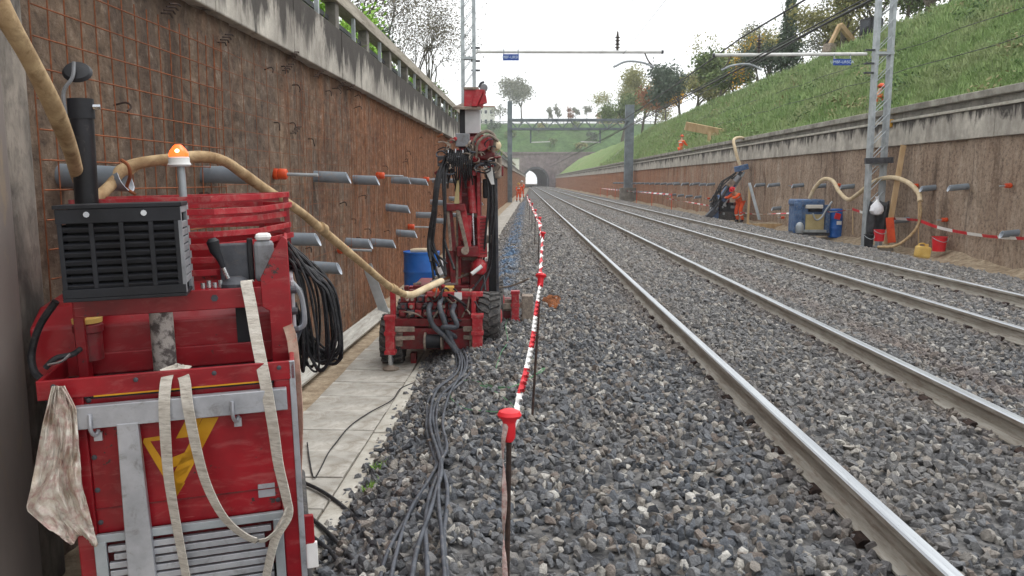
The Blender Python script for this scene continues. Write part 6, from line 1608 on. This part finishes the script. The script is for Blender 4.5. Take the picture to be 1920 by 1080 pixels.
# barrier tape along the right wall
rp = [(1250, 372, 52), (1320, 384, 44), (1400, 400, 35.5), (1470, 400, 30), (1560, 397, 26), (1598, 392, 24.5), (1645, 406, 22.6), (1722, 413, 20.3), (1765, 428, 19.6), (1830, 440, 18.2), (1890, 446, 17), (1960, 448, 16)]
labs = ['faint', 'second', '']
pts = [at(x, y, Y) for x, y, Y in rp]
tape(spl(pts[:6], 6), .06, .6, 'red and white tape strung behind the blue power pack along the right wall', .4)
tape(spl(pts[5:8], 6), .075, .6, 'red and white tape passing in front of the white bag', .15)
tape(spl(pts[7:], 6), .075, .6, 'red and white tape sagging above the bright red bucket', .15)
for k, (x, y0_, y1_, Y, lab) in enumerate(((1722, 380, 478, 20.3, 'thin stake holding the tape right of the tall board'), (1599, 388, 440, 24.5, 'thin stake holding the tape left of the right mast'))):
    tag(MB().cyl(at(x, y1_, Y), at(x, y0_, Y), .015, n=8).build('tape_stake', M['wood'], smooth=True), lab, 'stake')
# far fence stakes with tape
for k in range(7):
    y = 52 + k * 8; tag(MB().cyl((9.7, y, GZ), (9.7, y, .9), .025, n=6).build('tape_stake', M['orange'], smooth=True), ('nearest', 'second', 'third', 'fourth', 'fifth', 'sixth', 'farthest')[k] + ' orange stake in the far row along the right wall', 'stake', 'far orange stakes')
tape([V((9.7, 52, .8)), V((9.7, 76, .76)), V((9.7, 100, .8))], .1, 1.2, 'far tape along the orange stakes at the right wall', .1)

# slope: poles, planks, excavator, soil heap
def slope_pt(px, py):
    """where a sight line meets the right-hand slope"""
    d = ray(px, py); t = 20.0
    lo, hi = 11.2 / d.x, 40 / d.x
    for _ in range(40):
        t = (lo + hi) / 2; p_ = CAM + d * t
        if p_.z > slope_z(p_.x): lo = t
        else: hi = t
    return CAM + d * t
def pole(a, b, r_, lab, mat, name='pole'): tag(MB().cyl(a, b, r_, n=8).build(name, M[mat], smooth=True), lab, 'pole')
a = slope_pt(1470, 215); b = slope_pt(1535, 135); pole(a + V((0, 0, .15)), b + V((0, 0, .15)), .035, 'thin wooden pole lying up the grassy slope', 'wood')
a = ox(1283, 272, 10.9); b = slope_pt(1368, 212); pole(V((10.9, a.y, 3.8)), b + V((-.2, 0, .4)), .05, 'white pole propped against the slope behind the wall-top worker', 'white')
a = slope_pt(1135, 312); b = slope_pt(1168, 284); pole(a + V((-.1, 0, .1)), b + V((0, 0, .5)), .06, 'white pole on the slope left of the gantry column', 'white')
TB = thing('timber_shelter', 'rough timber frame with a sloping board roof on top of the right wall', 'frame', ox(1325, 262, 11.2))
c = ox(1325, 262, 11.2)
MB().bar(at(1285, 236, c.y), at(1357, 250, c.y), .5, .12, (0, 1, .3)).build('roof_board', M['wood'], TB, world=True, bevel=.01)
MB().bar(at(1350, 250, c.y), at(1352, 266, c.y), .25, .25, (0, 1, 0)).build('upright', M['wood'], TB, world=True, bevel=.01)
MB().bar(at(1330, 246, c.y), at(1330, 268, c.y), .2, .1, (0, 1, 0)).build('upright', M['wood'], TB, world=True, bevel=.01)
tag(MB().box(ox(1667, 232, XR - .06), (.12, .35, .22)).build('yellow_box', M['yelpaint'], bevel=.02), 'small yellow box on the ledge beside the right mast', 'box')
for k, X in enumerate((12.9, 14.6)):
    wire('slope_wire', [V((X, y, slope_z(X) + .55 + .05 * math.sin(y))) for y in np.arange(10, 70, 2.5)], .012, ('lower', 'upper')[k] + ' thin wire strung along the grassy slope')
# excavator on the crest
e = crest(1606, 20.3) + V((0, 0, -.45)); EX = thing('excavator', 'excavator with dark cab and tan boom on the right crest behind the mast', 'excavator', e, (0, 0, R(25)))
for s in (-1, 1): MB().extr([(-.9, s * .7 - .2, 0), (-1.1, s * .7 - .2, .25), (-.9, s * .7 - .2, .5), (.9, s * .7 - .2, .5), (1.1, s * .7 - .2, .25), (.9, s * .7 - .2, 0)], (0, .4, 0)).build('crawler_track', M['rubber'], EX, bevel=.04)
MB().bb(-.9, 1.1, -.8, .8, .55, 1.0).build('house', M['beige'], EX, bevel=.06); MB().bb(.2, 1.1, -.8, .8, 1.0, 1.5).build('engine_cover', M['beige'], EX, bevel=.1)
MB().bb(-.8, .2, -.75, .1, 1.0, 2.25).build('cab', M['blackpaint'], EX, bevel=.06); MB().bb(-.815, -.79, -.65, 0, 1.35, 2.1).build('cab_window', M['glass'], EX, bevel=.02); MB().bb(-.7, .1, -.765, -.745, 1.35, 2.1).build('cab_window', M['glass'], EX, bevel=.02)
MB().bar((-.8, .4, 1.0), (-2.0, .4, 1.9), .25, .3).build('boom', M['wood'], EX, bevel=.03); MB().bar((-2.0, .4, 1.9), (-2.7, .4, .7), .2, .22).build('dipper_arm', M['wood'], EX, bevel=.03)
MB().extr([(-2.9, .1, .8), (-2.5, .1, .75), (-2.4, .1, .3), (-2.7, .1, .1), (-3.0, .1, .3)], (0, .6, 0)).build('bucket', M['dusty'], EX, bevel=.03)
c = slope_pt(1808, 27); P = np.zeros((14, 26, 3))
for i in range(14):
    for j in range(26):
        a = 6.2832 * j / 25; r_ = i / 13; z = .75 * (1 - r_ ** 1.6) + .12 * float(fbm(i * .4, j * .5, 3, 2)) * (1 - r_)
        P[i, j] = (c.x + .8 * r_ * math.cos(a), c.y + 1.2 * r_ * math.sin(a), c.z + .6 * z - .1 + .75 * .8 * r_ * math.cos(a))
tag(gridmesh('soil_heap', P, M['soil']), 'heap of bare orange soil on the crest at the upper right', 'heap')

# ------------------------------------------------------------------ damp November air
hz = MB().bb(-335, 335, -65, 645, -1.6, 46).build('haze', M['white'])
hz.data.materials.clear()
hm = bpy.data.materials.new('damp_air'); hm.use_nodes = True; hm.node_tree.nodes.clear()
pv = hm.node_tree.nodes.new('ShaderNodeVolumePrincipled'); ho = hm.node_tree.nodes.new('ShaderNodeOutputMaterial')
pv.inputs['Color'].default_value = (0.95, 0.97, 1.0, 1); pv.inputs['Density'].default_value = 0.0006; pv.inputs['Anisotropy'].default_value = 0.2
hm.node_tree.links.new(pv.outputs[0], ho.inputs['Volume']); hz.data.materials.append(hm); struct(hz, 'stuff')
